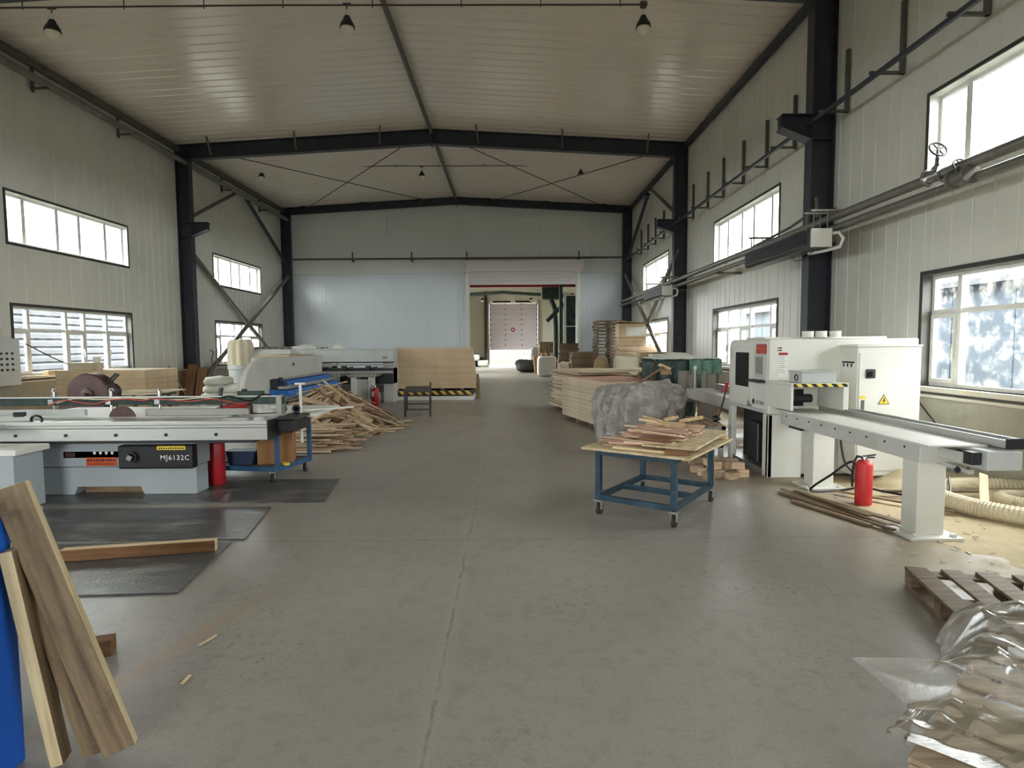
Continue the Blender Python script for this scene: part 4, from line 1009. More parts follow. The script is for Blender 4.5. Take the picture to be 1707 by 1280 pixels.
# ---- green net enclosure over a dust collector
t = thing('dust_collector', 'dust collector wrapped in dark green net and grey cloth beside outfeed table', 'dust collector', (3.35, 11.6, 0))
for x, y in ((2.82, 11.3), (3.98, 11.3), (2.82, 12.3), (3.98, 12.3)): obj('post', MB().box(x-.03, x+.03, y-.03, y+.03, 0, 1.36), 'board_brown', t)
obj('top_frame', MB().box(2.78, 4.02, 11.27, 11.33, 1.33, 1.38).box(2.78, 4.02, 12.27, 12.33, 1.33, 1.38).box(2.79, 2.85, 11.3, 12.3, 1.33, 1.38).box(3.95, 4.01, 11.3, 12.3, 1.33, 1.38), 'upvc', t)
def curtain(x0, y0, x1, y1, z0, z1, amp, fr, flare=0, seed=0):
    dx, dy = x1-x0, y1-y0; L = math.hypot(dx, dy); nx, ny = -dy/L, dx/L
    def fn(u, v):
        d = amp*(math.sin(u*fr*2*PI+seed)+.5*h(u*6, v*2, seed))*(.3+.7*(1-v)); w_ = (u-.5)*flare*(1-v)
        return (x0+dx*(u+w_)+nx*d, y0+dy*(u+w_)+ny*d, z0+(z1-z0)*v+.03*h(u*5, seed, v))
    return MB().grid(fn, 60, 10)
obj('green_net', curtain(2.80, 11.24, 4.0, 11.24, .80, 1.36, .035, 4), 'tarp_green', t, smooth=70, solid=.006)
obj('green_net', curtain(2.76, 12.3, 2.76, 11.26, .1, 1.36, .04, 4, seed=2), 'tarp_green', t, smooth=70, solid=.006)
obj('green_net', curtain(2.80, 11.26, 3.25, 11.26, .1, .95, .05, 3, seed=4), 'tarp_green', t, smooth=70, solid=.006)
obj('net_strip', curtain(3.42, 11.19, 4.03, 11.17, 1.06, 1.35, .03, 3, seed=5), 'net_aqua', t, smooth=70, solid=.006)
obj('grey_skirt', curtain(3.22, 11.2, 3.98, 11.2, .55, 1.14, .05, 4, seed=1), 'cloth_grey', t, smooth=70, solid=.006)
obj('white_sheet', MB().grid(lambda u, v: (2.95+u*.75, 11.3+v*.7, 1.39+.09*math.sin(PI*u)*math.sin(PI*v)*(1+h(u*4, v*4, 2))), 20, 16), 'cloth_white', t, smooth=50, solid=.004)
obj('hopper', MB().lathe([(.28, 0), (.34, .3), (.34, .75), (.2, .95)], (3.4, 11.8, .02), 'Z', 18), 'green_dark', t, smooth=40)
solo('timber', MB().box(2.6, 3.6, 10.75, 10.85, .0, .1), 'wood_brown', 'brown timber on the floor before the green net collector', 'timber')
solo('plywood_board', MB().box(2.55, 3.9, 10.2, 10.7, .0, .02), 'wood_pale', 'pale board on the floor by the outfeed table', 'board')

# ---- near pallets
def pallet(name, label, O, U, Wd, L, W, m, nsl, sw, zt=.13, group=None):
    """O: corner, U: direction of the slats, Wd: direction across"""
    U = Vector(U).normalized(); V_ = Vector(Wd).normalized(); O = Vector(O)
    t = thing(name, label, 'pallet', O+U*L/2+V_*W/2, 0, group)
    P = lambda u, v, z: O+U*u+V_*v+Vector((0, 0, z))
    for i in range(nsl):
        v = sw/2+(W-sw)*i/(nsl-1); L2 = L+R_.uniform(-.012, .012)
        o = obj('slat', MB().box(-L2/2, L2/2, -sw/2, sw/2, -.01, .01), m, t, bev=.003) if False else None
        q = MB().bar(P(0, v, zt-.01), P(L2, v, zt-.01), sw*R_.uniform(.92, 1.04), .02); o = obj('slat', q, m, t, bev=.003)
    for u in (.05, L/2, L-.05): obj('stringer', MB().bar(P(u, 0, zt-.03), P(u, W, zt-.03), .09, .02), m, t)
    for u in (.05, L/2, L-.05):
        for v in (.06, W/2, W-.06): obj('block', MB().bar(P(u-.045, v, .062), P(u+.045, v, .062), .12, .08), m, t)
    for v in (.06, W/2, W-.06): obj('bottom_slat', MB().bar(P(0, v, .011), P(L, v, .011), .11, .022), m, t)
    return t
pallet('wooden_pallet', 'brown weathered wooden pallet on the floor at right, nearest the white table', (2.68, 3.90, 0), (-.255, -.967, 0), (.967, -.255, 0), 1.0, 1.15, 'wood_pallet_dark', 6, .125)
pallet('wooden_pallet', 'pale wooden pallet in the right foreground under clear plastic film', (1.43, 2.03, 0), (.66, -.75, 0), (.75, .66, 0), 1.1, 1.2, 'wood_pallet', 7, .115, .15)
fm = MB()
def filmfn(u, v):
    # local frame of the pale pallet: u across, v along the slats
    a = .10+u*1.20; b_ = -.08+v*1.15
    rg = lambda f, k: (1-abs(h(a*f+k, b_*f*.5+k+.3*h(a*3, b_*3, k), k*.7))*2.2)
    n = h(a*2.0, b_*2.0, 4)
    z = .19+.16*max(0, math.sin(PI*min(1, max(0, u))))*(.7+.6*n)+.075*rg(3.2, 1)+.045*rg(7, 2)+.02*rg(15, 3)
    z *= min(1, .45+min(u, 1-u)*3, .55+min(v*1.2, 1-v)*3)
    z += .14*math.exp(-((u-.55)**2+(v-.30)**2)/.03)+.08*math.exp(-((u-.85)**2+(v-.6)**2)/.04)
    x = 1.43+a*.75+b_*.66; y = 2.03+a*.66-b_*.75
    x += .06*h(a*4, b_*4, 11)+.02*rg(9, 5); y += .06*h(a*4, b_*4, 15)+.02*rg(9, 6)
    sp_ = math.exp(-(v**2)/.012)*math.exp(-((u-.30)**2)/.003)
    return (x-.22*sp_, y+.10*sp_, max(.16 if -.02 < a < 1.22 and -.02 < b_ < 1.12 else .02, z+.06*sp_))
fm.grid(filmfn, 190, 170)
solo('plastic_film', fm, 'film', 'crumpled clear plastic film draped over the pale pallet, right foreground', 'plastic film', smooth=60)
# short splinters on the open floor
for p0, p1, l in (((-1.69, 3.27, .006), (-1.73, 3.15, .006), 'pale wood splinter on the floor near left, upper one'), ((-1.62, 2.86, .006), (-1.62, 2.78, .006), 'pale wood splinter on the floor near left, lower one')):
    board('splinter', p0, p1, .018, .006, 'wood_pale', l, 'splinter')

# ================================================================== LEFT SIDE AND MIDDLE
# ---- rubber mats
def mat_on(name, poly, label):
    solo(name, MB().prism(poly, .0, .012, 'Z'), 'mat_black', label, 'floor mat')
mat_on('rubber_mat', [(-6.4, 6.12), (-1.97, 6.14), (-2.12, 7.2), (-6.4, 7.15)], 'black rubber mat under the sliding table saw, farthest of three')
mat_on('rubber_mat', [(-5.6, 4.93), (-2.28, 4.94), (-2.46, 5.95), (-5.6, 5.92)], 'black rubber mat in front of the sliding table saw, middle of three')
mat_on('rubber_mat', [(-4.9, 3.72), (-2.24, 3.85), (-2.36, 4.88), (-4.9, 4.82)], 'black rubber mat nearest the camera, below the brown timber')
o = board('timber_beam', (-3.46, 4.45, .06), (-2.38, 4.66, .06), .075, .092, 'wood_brown', 'square brown timber lying on the nearest rubber mat', 'timber')
o.data.materials.append(MATS['wood_pale'])
for p in o.data.polygons:
    if p.normal.z > .9 or p.normal.x > .9: p.material_index = 1
# ---- sliding table saw
ss = thing('sliding_table_saw', 'grey sliding table saw with long aluminium table, lettered MJ6132C', 'saw', (-4.4, 6.9, 0))
nt_ = [(-5.25, .012), (-4.88, .012), (-4.84, .10), (-4.14, .10), (-4.10, .012), (-3.51, .012), (-3.51, .325), (-5.25, .325)]
obj('base', MB().prism(nt_, 6.5, 6.76, 'Y'), 'saw_grey', ss, bev=.008)
obj('upper_housing', MB().box(-5.27, -3.49, 6.465, 6.78, .335, .63).box(-5.2, -3.9, 6.78, 7.4, .3, .63).box(-5.2, -3.9, 6.78, 7.4, .02, .3), 'saw_grey', ss, bev=.008)
obj('foot_void', MB().box(-4.84, -4.14, 6.62, 6.75, .012, .095), 'wood_old', ss)
cb = MB().box(-4.285, -3.47, 6.36, 6.48, .325, .585); cbo = obj('control_box', cb, 'black', ss, bev=.02)
obj('knob', MB().cyl((-4.12, 6.36, .46), (-4.12, 6.33, .46), .062, seg=20).cyl((-4.12, 6.34, .46), (-4.12, 6.30, .46), .045, .03, 20), 'black', cbo, smooth=40)
obj('knob_cap', MB().obox((-4.12, 6.298, .46), (.055, .01, .055), (0, .5, 0)), 'alu_dull', cbo, bev=.004)
text('MJ6132C', .078, 'white_print', cbo, (-3.66, 6.358, .448), FRONT)
obj('yellow_sticker', MB().box(-3.85, -3.54, 6.355, 6.36, .535, .578), 'yellow', cbo)
q = MB()
for k in range(11): q.box(-3.83+.026*k, -3.815+.026*k, 6.353, 6.356, .545, .545+R_.uniform(.012, .024))
obj('sticker_print', q, 'dark_print', cbo)
obj('name_strip', MB().box(-4.95, -4.285, 6.465, 6.47, .435, .505), 'dark_print', ss)
obj('strip_emblem', MB().box(-4.93, -4.82, 6.462, 6.466, .445, .495), 'maroon', ss)
q = MB()
for k in range(4): q.box(-4.62+.065*k, -4.59+.065*k, 6.462, 6.466, .478, .502).box(-4.61+.065*k, -4.60+.065*k, 6.461, 6.465, .47, .506)
obj('strip_print', q, 'white_print', ss)
obj('orange_sticker', MB().box(-4.70, -4.36, 6.458, 6.464, .345, .44), 'orange_label', ss)
q = MB()
for k in range(10): q.box(-4.685+.032*k, -4.663+.032*k, 6.456, 6.459, .39+R_.uniform(0, .01), .428-R_.uniform(0, .01))
for k in range(14): q.box(-4.685+.022*k, -4.672+.022*k, 6.456, 6.459, .358, .375)
obj('sticker_print', q, 'maroon', ss)
# sliding table: grooved aluminium extrusion
ex = [(6.20, .87), (6.20, .83), (6.215, .82), (6.215, .80), (6.20, .79), (6.20, .665), (6.24, .655), (6.52, .655), (6.56, .70), (6.56, .87), (6.45, .87), (6.45, .86), (6.43, .86), (6.43, .87)]
st = obj('sliding_table', MB().prism(ex, -7.4, -2.58, 'X'), 'alu', ss)
for k in range(7): obj('bolt', MB().cyl((-6.3+.53*k, 6.2, .725), (-6.3+.53*k, 6.19, .725), .017, seg=12), 'black', st)
obj('end_cap', MB().box(-2.58, -2.565, 6.2, 6.56, .66, .872), 'black', st, bev=.004)
obj('rail_housing', MB().box(-7.2, -2.75, 6.26, 6.9, .625, .66), 'dark_metal', ss)
obj('slide_bracket', MB().box(-2.75, -2.40, 6.45, 7.0, .70, .84).box(-2.62, -2.36, 6.40, 7.0, .84, .86), 'black', ss, bev=.01)
obj('work_table', MB().box(-5.7, -3.2, 6.6, 7.75, .82, .87), 'machine_white', ss, bev=.005)
obj('extension_table', MB().box(-3.2, -2.3, 6.9, 7.9, .82, .86), 'machine_white', ss, bev=.005)
obj('saw_blade', MB().cyl((-4.38, 6.62, .84), (-4.38, 6.628, .84), .155, seg=36), 'maroon', ss)
obj('rip_fence', MB().box(-4.18, -3.0, 6.72, 6.76, .87, .945).box(-4.18, -3.0, 6.76, 6.86, .87, .885), 'alu_dull', ss, bev=.004)
obj('left_fence', MB().box(-6.1, -4.85, 6.68, 6.73, .88, .95), 'machine_grey', ss, bev=.004)
for x in (-5.95, -2.66): obj('clamp_post', MB().box(x-.03, x+.03, 6.74, 6.86, .87, 1.09), 'alu_dull', ss)
cbm = obj('clamp_beam', MB().box(-6.4, -2.62, 6.76, 6.84, .99, 1.085), 'green_dark', ss, bev=.006)
obj('beam_edge', MB().box(-6.4, -2.62, 6.75, 6.76, 1.075, 1.09), 'alu', cbm)
for x in (-5.28, -4.62, -4.06, -3.35): obj('clamp_cylinder', MB().cyl((x, 6.80, 1.085), (x, 6.80, 1.15), .022, seg=12).cyl((x+.01, 6.8, 1.15), (x+.01, 6.8, 1.18), .03, .02, 12).box(x-.03, x+.03, 6.745, 6.76, 1.0, 1.06).cyl((x, 6.8, .99), (x, 6.8, .93), .016, seg=10), 'dark_metal' if x in (-3.35,) else 'chrome', cbm)
def hose(pts, m, r=.011): return obj('air_hose', MB().tube(smooth_path([Vector(p) for p in pts], 6), r, 6), m, cbm, smooth=60)
hose([(-5.3, 6.74, 1.0), (-5.1, 6.73, 1.055), (-4.95, 6.73, 1.03), (-4.75, 6.73, 1.01), (-4.6, 6.73, 1.05), (-4.4, 6.73, 1.06), (-4.2, 6.73, 1.045), (-4.06, 6.73, 1.065), (-3.7, 6.73, 1.03), (-3.4, 6.73, 1.055), (-3.1, 6.73, 1.0), (-2.95, 6.73, 1.04)], 'hose_red', .009)
hose([(-5.2, 6.735, 1.02), (-5.0, 6.735, 1.07), (-4.7, 6.735, 1.06), (-4.4, 6.735, 1.075), (-4.1, 6.735, 1.06), (-3.8, 6.735, 1.05), (-3.5, 6.735, 1.07), (-3.2, 6.735, 1.02)], 'hose_cream', .008)
hose([(-3.35, 6.74, 1.06), (-3.2, 6.7, 1.09), (-3.0, 6.72, 1.03), (-2.85, 6.74, 1.1), (-2.75, 6.78, 1.09)], 'black', .009)
obj('valve_block', MB().box(-3.15, -2.85, 6.77, 6.83, 1.087, 1.14).box(-3.1, -3.05, 6.77, 6.83, 1.14, 1.165), 'green_dark', cbm, bev=.008)
# cross-cut outrigger at the left end
obj('outrigger', MB().box(-7.2, -5.35, 5.75, 5.80, .80, .85).box(-5.40, -5.34, 5.7, 6.25, .80, .85).box(-6.3, -6.25, 5.75, 6.25, .80, .85), 'alu', ss, bev=.004)
obj('crosscut_fence', MB().bar((-7.0, 5.9, .90), (-5.15, 6.32, .90), .05, .06), 'alu', ss, bev=.004)
obj('flip_stop', MB().obox((-5.25, 6.28, .945), (.1, .06, .05), (0, 0, .2)).obox((-5.55, 6.2, .94), (.06, .05, .05), (0, 0, .2)), 'black', ss, bev=.008)
obj('handwheel', MB().tube([(-5.05+.06*math.cos(a), 6.25+.0*math.cos(a), .89+.045*math.sin(a)) for a in [2*PI*k/16 for k in range(16)]], .012, 6, closed=True), 'black', ss, smooth=60)
obj('dust_pipe', MB().tube([(-2.50, 7.0, .5), (-2.50, 7.0, 1.22)], .018, 8).box(-2.56, -2.44, 6.98, 7.02, 1.2, 1.22), 'upvc', ss)
# things lying on the saw
solo('white_board', MB().obox((-3.5, 7.25, .885), (1.0, .5, .018), (0, 0, .05)), 'machine_white', 'white board lying on the saw table behind the grey fence', 'board')
q = MB().grid(lambda u, v: (-3.62+u*.62, 6.95+v*.3, .896+.06*max(0, math.sin(PI*u)*math.sin(PI*v))*(1+.7*h(u*4, v*4, 3))), 20, 12)
solo('red_cloth', q, 'red_paint', 'crumpled red cloth lying on the saw table', 'cloth', smooth=60)
def bottle(x, y, r, H, m, label):
    t = thing('bottle', label, 'bottle', (x, y, .872))
    obj('body', MB().lathe([(r*.9, 0), (r, .01), (r, H*.65), (r*.4, H*.8), (r*.4, H*.86)], (x, y, .872), 'Z', 14), m, t, smooth=40)
    obj('cap', MB().lathe([(r*.45, H*.86), (r*.45, H)], (x, y, .872), 'Z', 12), 'upvc', t)
bottle(-3.02, 6.8, .035, .15, 'maroon', 'small dark brown bottle on the saw table by the clamp beam')
bottle(-2.90, 6.95, .04, .18, 'upvc', 'white spray bottle at the right end of saw table')
solo('rag', MB().grid(lambda u, v: (-3.16+u*.34, 6.9+v*.2, .872+.09*max(0, math.sin(PI*u)*math.sin(PI*v))*(1+h(u*5, v*5, 6))), 16, 12), 'cloth_white', 'white crumpled rag at right end of the saw table', 'rag', smooth=60)
for k in range(2): solo('tape_roll', MB().lathe([(.05, -.02), (.05, .02), (.025, .02), (.025, -.02)], (-2.72+.17*k, 7.0, .91), 'Y', 16), 'black', ['black tape roll at the saw table end, left one', 'black tape roll at the saw table end, right one'][k], 'tape', smooth=40)
board('batten', (-2.55, 7.1, .875), (-1.95, 7.3, .895), .06, .02, 'upvc', 'white batten sticking out over the right end of the saw table', 'batten')
# small white cabinet at the frame edge
t = thing('side_cabinet', 'small white steel cabinet at left edge before the table saw', 'cabinet', (-5.3, 5.9, 0))
obj('body', MB().box(-5.9, -4.88, 5.72, 6.1, .03, .60), 'saw_grey', t, bev=.01); obj('top', MB().box(-5.92, -4.82, 5.68, 6.12, .60, .66), 'machine_white', t, bev=.01)
for x in (-5.85, -4.93): obj('foot', MB().box(x-.03, x+.03, 5.75, 5.81, 0, .03), 'black', t)
extinguisher((-3.52, 6.98, .012), 'red fire extinguisher by the right end of the table saw base', .62, .095, 'red_paint')
# ---- blue trolley
t = thing('trolley', 'low blue trolley with two uprights carrying a carton, behind table saw', 'trolley', (-3.4, 7.4, 0))
C4 = [(-4.15, 7.25), (-2.82, 7.05), (-2.66, 7.72), (-4.05, 7.95)]
for i in range(4):
    a, b_ = C4[i], C4[(i+1) % 4]; obj('deck_rail', MB().bar((a[0], a[1], .17), (b_[0], b_[1], .17), .04, .06), 'blue_light', t)
obj('deck', MB().prism(C4, .17, .19, 'Z'), 'board_brown', t)
for p, z in (((-2.82, 7.05), .64), ((-2.66, 7.72), .80)): obj('upright', MB().box(p[0]-.025, p[0]+.025, p[1]-.025, p[1]+.025, .14, z), 'blue_light', t)
obj('handle_bar', MB().bar((-2.66, 7.72, .78), (-2.95, 7.85, .73), .04, .04), 'blue_light', t)
for x, y in C4:
    x += .07 if x < -3.5 else -.06; w_ = obj('caster', MB().cyl((x-.016, y, .06), (x+.016, y, .06), .06, seg=18), 'rubber', t, smooth=40)
    obj('fork', MB().box(x-.03, x+.03, y-.03, y+.03, .125, .14).box(x-.026, x-.02, y-.02, y+.02, .05, .13).box(x+.02, x+.026, y-.02, y+.02, .05, .13), 'alu_dull', w_)
t = thing('carton', 'brown cardboard carton on the blue trolley', 'box', (-2.95, 7.45, .19))
obj('body', MB().obox((-2.98, 7.45, .39), (.42, .36, .40), (0, 0, .25)), 'cardboard', t, bev=.004)
obj('flap', MB().obox((-3.06, 7.22, .60), (.40, .14, .006), (.25, 0, .25)), 'paper_brown', t)
t = thing('parts_tray', 'dark blue plastic tray on the blue trolley', 'tray', (-3.35, 7.3, .19))
obj('bin', MB().prism([(-3.48, .19), (-3.2, .19), (-3.16, .36), (-3.52, .36)], 7.2, 7.42, 'Y'), 'plastic_blue_dark', t, bev=.008)
obj('rim', MB().box(-3.53, -3.15, 7.19, 7.43, .345, .365), 'plastic_blue_dark', t)
for i in range(5): board('scrap', (-3.9+.2*i, 7.3+.06*(i % 3), .20), (-3.7+.21*i, 7.5, .205), .05, .012, 'wood_strip', 'small scrap piece lying on the blue trolley deck', 'wood strip', 'scraps on the blue trolley')
solo('yellow_tape', MB().lathe([(.05, 0), (.05, .03), (.03, .03), (.03, 0)], (-2.78, 7.2, .19), 'Z', 16), 'yellow', 'yellow tape roll on the blue trolley', 'tape', smooth=40)
# ---- planks leaning on a blue cabinet at the left edge
solo('blue_cabinet', MB().box(-2.9, -1.955, .7, 2.27, .0, 1.09), 'blue_bright', 'bright blue steel cabinet at the left frame edge', 'cabinet', bev=.01)
board('plank', (-1.585, 2.285, .03), (-1.935, 2.25, 1.12), .115, .05, 'wood_rough', 'big weathered plank leaning on the blue cabinet, rightmost of four', 'plank', roll=PI/2+.25)
board('plank', (-1.68, 2.285, .02), (-1.895, 2.27, .84), .095, .045, 'wood_rough', 'paler plank leaning behind the big plank at left edge, second from right', 'plank', roll=PI/2+.2)
board('plank', (-1.79, 2.235, .02), (-1.925, 2.22, .88), .085, .045, 'wood_rough', 'dark knotty plank leaning leftmost on the blue cabinet', 'plank', roll=PI/2+.3)
board('plank', (-1.83, 2.275, .02), (-1.93, 2.275, .90), .07, .03, 'wood_rough', 'short thin plank standing behind the other leaning planks at left', 'plank', roll=PI/2)
for o in [q for q in COL.objects if q.name.startswith('plank')]:
    o.data.materials.append(MATS['wood_edge'])
    for p in o.data.polygons:
        if abs(p.normal.y) > .9 or abs(p.normal.x) > .9: p.material_index = 1
board('wood_block', (-2.28, 3.06, .045), (-2.16, 3.10, .045), .09, .085, 'wood_brown', 'small orange brown block on the floor behind the leaning planks', 'wood block')
# ---- round brown dust fan beyond the saw
t = thing('dust_fan', 'round dark brown dust fan with motor behind the table saw', 'fan', (-6.15, 8.6, 0))
cx, cyy, cz = -6.15, 8.55, .97
obj('volute', MB().lathe([(.05, 0), (.29, 0), (.31, .02), (.31, .20), (.29, .22), (.05, .22)], (cx, cyy, cz), 'Y', 40), 'maroon', t, smooth=40)
obj('hub', MB().lathe([(.10, -.0), (.09, -.05), (.05, -.06)], (cx+.0, cyy+.03, cz), 'Y', 20).cyl((cx, cyy-.04, cz), (cx, cyy-.09, cz), .03, seg=12), 'maroon', t, smooth=40)
obj('motor', MB().lathe([(.13, .22), (.14, .25), (.14, .55), (.11, .58)], (cx, cyy, cz), 'Y', 24), 'dark_metal', t, smooth=40)
obj('outlet', MB().prism([(cx-.52, .66), (cx+.1, .66), (cx+.22, .74), (cx+.1, .84), (cx-.42, .86)], cyy+.01, cyy+.2, 'Y'), 'maroon', t, bev=.02)
obj('bracket_arm', MB().bar((cx+.25, cyy+.1, cz+.2), (cx+.36, cyy+.1, cz+.30), .03, .02).bar((cx+.28, cyy+.1, cz+.17), (cx+.40, cyy+.1, cz+.29), .03, .02), 'dark_metal', t)
obj('pedestal', MB().box(cx-.35, cx+.3, cyy-.05, cyy+.55, 0, .05).box(cx-.22, cx+.2, cyy+.02, cyy+.45, .05, .68), 'dark_metal', t, bev=.01)
# ---- electrical box at the left frame edge
t = thing('wall_box', 'pale grey electrical box on left wall at the frame edge', 'electrical box', (-10.2, 11.6, 1.0))
obj('case', MB().box(XL, -10.08, 11.2, 12.16, .9, 1.85), 'machine_grey', t, bev=.01)
for i in range(3):
    for k in range(4): obj('button', MB().cyl((-10.08, 11.7+.13*i, 1.55-.11*k), (-10.065, 11.7+.13*i, 1.55-.11*k), .025, seg=10), 'dark_print', t)
obj('conduit', MB().tube([(-10.2, 11.8, 1.85), (-10.2, 11.8, 2.3), (-10.25, 11.8, 3.0)], .02, 6), 'pipe_grey', t)
solo('cable', MB().tube(smooth_path([Vector(p) for p in ((-10.2, 12.45, 1.75), (-10.0, 12.9, 1.45), (-9.8, 13.2, 1.25), (-9.5, 12.9, 1.215))], 6), .012, 6), 'wire_dark', 'slack cable running down across the nearest left window', 'cable', smooth=60)
# ---- plywood under the left window
skids((-8.62, 12.95), 0, 1.9, 1.3, 3, 'bearer timber under the left plywood stack', 'bearers under the left plywood stack')
sheet_stack(60, (-8.55, 12.9), 0, 1.86, 1.22, .0182, 'ply_edge', 'ply_pale', 'plywood sheet in the stack under the nearest left window', 'sheets in the left plywood stack', .006, z0=.09)
sheet_stack(6, (-8.95, 12.45), .03, .5, .36, .026, 'ply_pale', 'ply_pale', 'short white board lying on the left plywood stack', 'short boards on the left plywood stack', .004, z0=1.185)
solo('white_tub', MB().lathe([(.06, 0), (.075, .12), (.07, .12)], (-8.75, 12.5, 1.342), 'Z', 14), 'upvc', 'small white tub on the boards on the left plywood stack', 'tub', smooth=40)
solo('wood_block', MB().box(-9.85, -9.55, 12.62, 12.8, 1.183, 1.25).box(-9.8, -9.55, 12.65, 12.78, 1.25, 1.29), 'wood_pale', 'pale blocks on the sill side of the left plywood stack', 'wood block') if False else None
solo('wood_block', MB().box(-10.22, -10.1, 12.9, 13.35, 1.065, 1.16), 'wood_pale', 'yellowish block on the nearest left window sill', 'wood block')
for k in range(3): board('long_board', (-7.75+.1*k, 11.2+.25*k, .76+.02*k), (-6.75+.1*k, 11.3+.25*k, .76+.02*k), .22, .02, 'ply_pale', 'pale long board lying flat left of the curved housing', 'board', 'long boards left of the curved machine')
t = thing('trestle', 'trestle carrying pale long boards left of curved machine', 'trestle', (-7.25, 11.5, 0))
for x in (-7.6, -6.9):
    obj('leg', MB().bar((x, 11.2, 0), (x, 11.35, .73), .06, .04), 'steel_grey', t); obj('leg', MB().bar((x, 12.0, 0), (x, 11.85, .73), .06, .04), 'steel_grey', t); obj('top_bar', MB().box(x-.03, x+.03, 11.1, 12.1, .70, .745), 'steel_grey', t)
# ---- curved edge banding machine
eb = thing('edge_bander', 'long pale machine with round nosed housing and blue side rails', 'machine', (-5.2, 13.2, 0))
pr = [(11.05, .62)]+[(11.05+.95-.95*math.cos(a), .62+.80*math.sin(a)) if False else (12.0-.95*math.cos(a), .80+.62*math.sin(a)) for a in [PI/2*k/12 for k in range(13)]]+[(15.7, 1.42), (15.7, .62)]
obj('housing', MB().prism(pr, -5.10, -5.0, 'X'), 'machine_pale', eb, bev=.015)
obj('rear_body', MB().box(-5.85, -5.10, 13.3, 15.65, .62, 1.40).box(-5.85, -5.10, 12.6, 13.3, .62, 1.0), 'machine_pale', eb, bev=.015)
obj('housing_seam', MB().box(-5.004, -4.997, 12.9, 15.68, .98, .985).box(-5.004, -4.997, 12.9, 15.68, 1.08, 1.085), 'machine_grey', eb)
text('HB', .10, 'dark_metal', eb, (-4.995, 13.6, 1.24), (PI/2, 0, PI/2))
obj('base_frame', MB().box(-5.85, -4.62, 12.0, 15.6, .06, .62), 'machine_pale', eb, bev=.015)
obj('feet', MB().box(-5.8, -5.6, 12.1, 12.3, 0, .06).box(-4.9, -4.7, 12.1, 12.3, 0, .06).box(-4.9, -4.7, 15.2, 15.4, 0, .06).box(-5.8, -5.6, 15.2, 15.4, 0, .06), 'dark_metal', eb)
obj('entry_block', MB().box(-5.0, -4.86, 12.25, 12.62, .66, .97), 'dark_metal', eb, bev=.01)
obj('rail_top', MB().box(-5.0, -4.88, 12.4, 15.7, .93, .97), 'alu', eb)
obj('blue_rail', MB().prism([(-5.0, .93), (-4.80, .90), (-4.80, .82), (-5.0, .82)], 12.5, 15.7, 'Y'), 'blue_strip', eb)
obj('feed_beam', MB().box(-5.0, -4.68, 12.3, 15.9, .755, .82), 'alu', eb, bev=.004)
obj('blue_rail', MB().prism([(-5.0, .755), (-4.62, .73), (-4.55, .60), (-5.0, .60)], 12.2, 15.8, 'Y'), 'blue_strip', eb)
obj('support_lip', MB().box(-4.62, -4.50, 11.8, 15.8, .585, .615), 'alu', eb)
obj('side_door', MB().box(-4.62, -4.60, 11.7, 15.4, .10, .57), 'machine_grey', eb, bev=.005)
q = MB()
for y in (12.1, 13.4, 14.7): q.cyl((-4.60, y, .50), (-4.585, y, .50), .02, seg=10)
obj('latch', q, 'dark_metal', eb)
obj('pressure_unit', MB().box(-4.96, -4.75, 12.35, 12.55, .82, .90).cyl((-4.85, 12.45, .90), (-4.85, 12.45, 1.0), .04, seg=12), 'plastic_blue_dark', eb, bev=.008)
rr = random.Random(11)
for i in range(7):
    y = 13.2+.33*i; board('offcut_board', (-5.75+rr.uniform(-.05, .1), y, 1.42+.03*(i % 2)), (-5.1+rr.uniform(-.1, .1), y+rr.uniform(-.1, .3), 1.42+.03*(i % 2)), .16, .03, 'ply_pale', 'pale offcut board lying on top of the curved machine', 'board', 'offcuts on top of the curved machine')
solo('white_tray', MB().box(-5.7, -5.2, 14.0, 14.6, 1.47, 1.54).box(-5.65, -5.25, 14.1, 14.5, 1.54, 1.58), 'machine_pale', 'white tray among the offcuts on top of curved machine', 'tray', bev=.01)
board('grey_panel', (-4.50, 12.2, .30), (-4.38, 15.0, .42), .55, .02, 'cloth_grey', 'grey brown panel leaning on the curved machine beside the scrap heap', 'panel', roll=1.1)
# ---- beam panel saw along the back
ps = thing('panel_saw', 'long pale beam panel saw across the back left with three tables', 'machine', (-5.2, 17.5, 0))
obj('pressure_beam', MB().prism([(17.0, 1.18), (17.0, 1.50), (17.08, 1.57), (17.7, 1.57), (17.7, 1.18)], -7.6, -3.35, 'X'), 'machine_grey', ps, bev=.015)
obj('beam_trim', MB().box(-7.6, -3.35, 16.98, 17.0, 1.165, 1.2), 'dark_metal', ps)
text('HF', .11, 'dark_print', ps, (-3.6, 16.995, 1.31), FRONT)
obj('saw_carriage', MB().box(-7.5, -3.4, 17.1, 17.75, .55, 1.0), 'dark_metal', ps)
obj('clamp_bar', MB().box(-7.55, -3.38, 16.96, 17.1, 1.08, 1.13).box(-7.55, -3.38, 17.0, 17.12, .86, .93), 'alu_dull', ps)
for x in (-6.9, -6.2, -5.5, -4.8, -4.1): obj('gripper', MB().box(x-.06, x+.06, 16.95, 17.15, .93, 1.08).bar((x, 16.95, 1.0), (x+.3, 16.9, 1.05), .04, .03), 'dark_metal', ps, bev=.01)
obj('rear_frame', MB().box(-7.6, -7.3, 17.2, 18.6, 0, 1.18).box(-3.7, -3.4, 17.2, 18.6, 0, 1.18).box(-7.4, -3.5, 18.3, 18.5, .2, .9), 'machine_pale', ps, bev=.01)
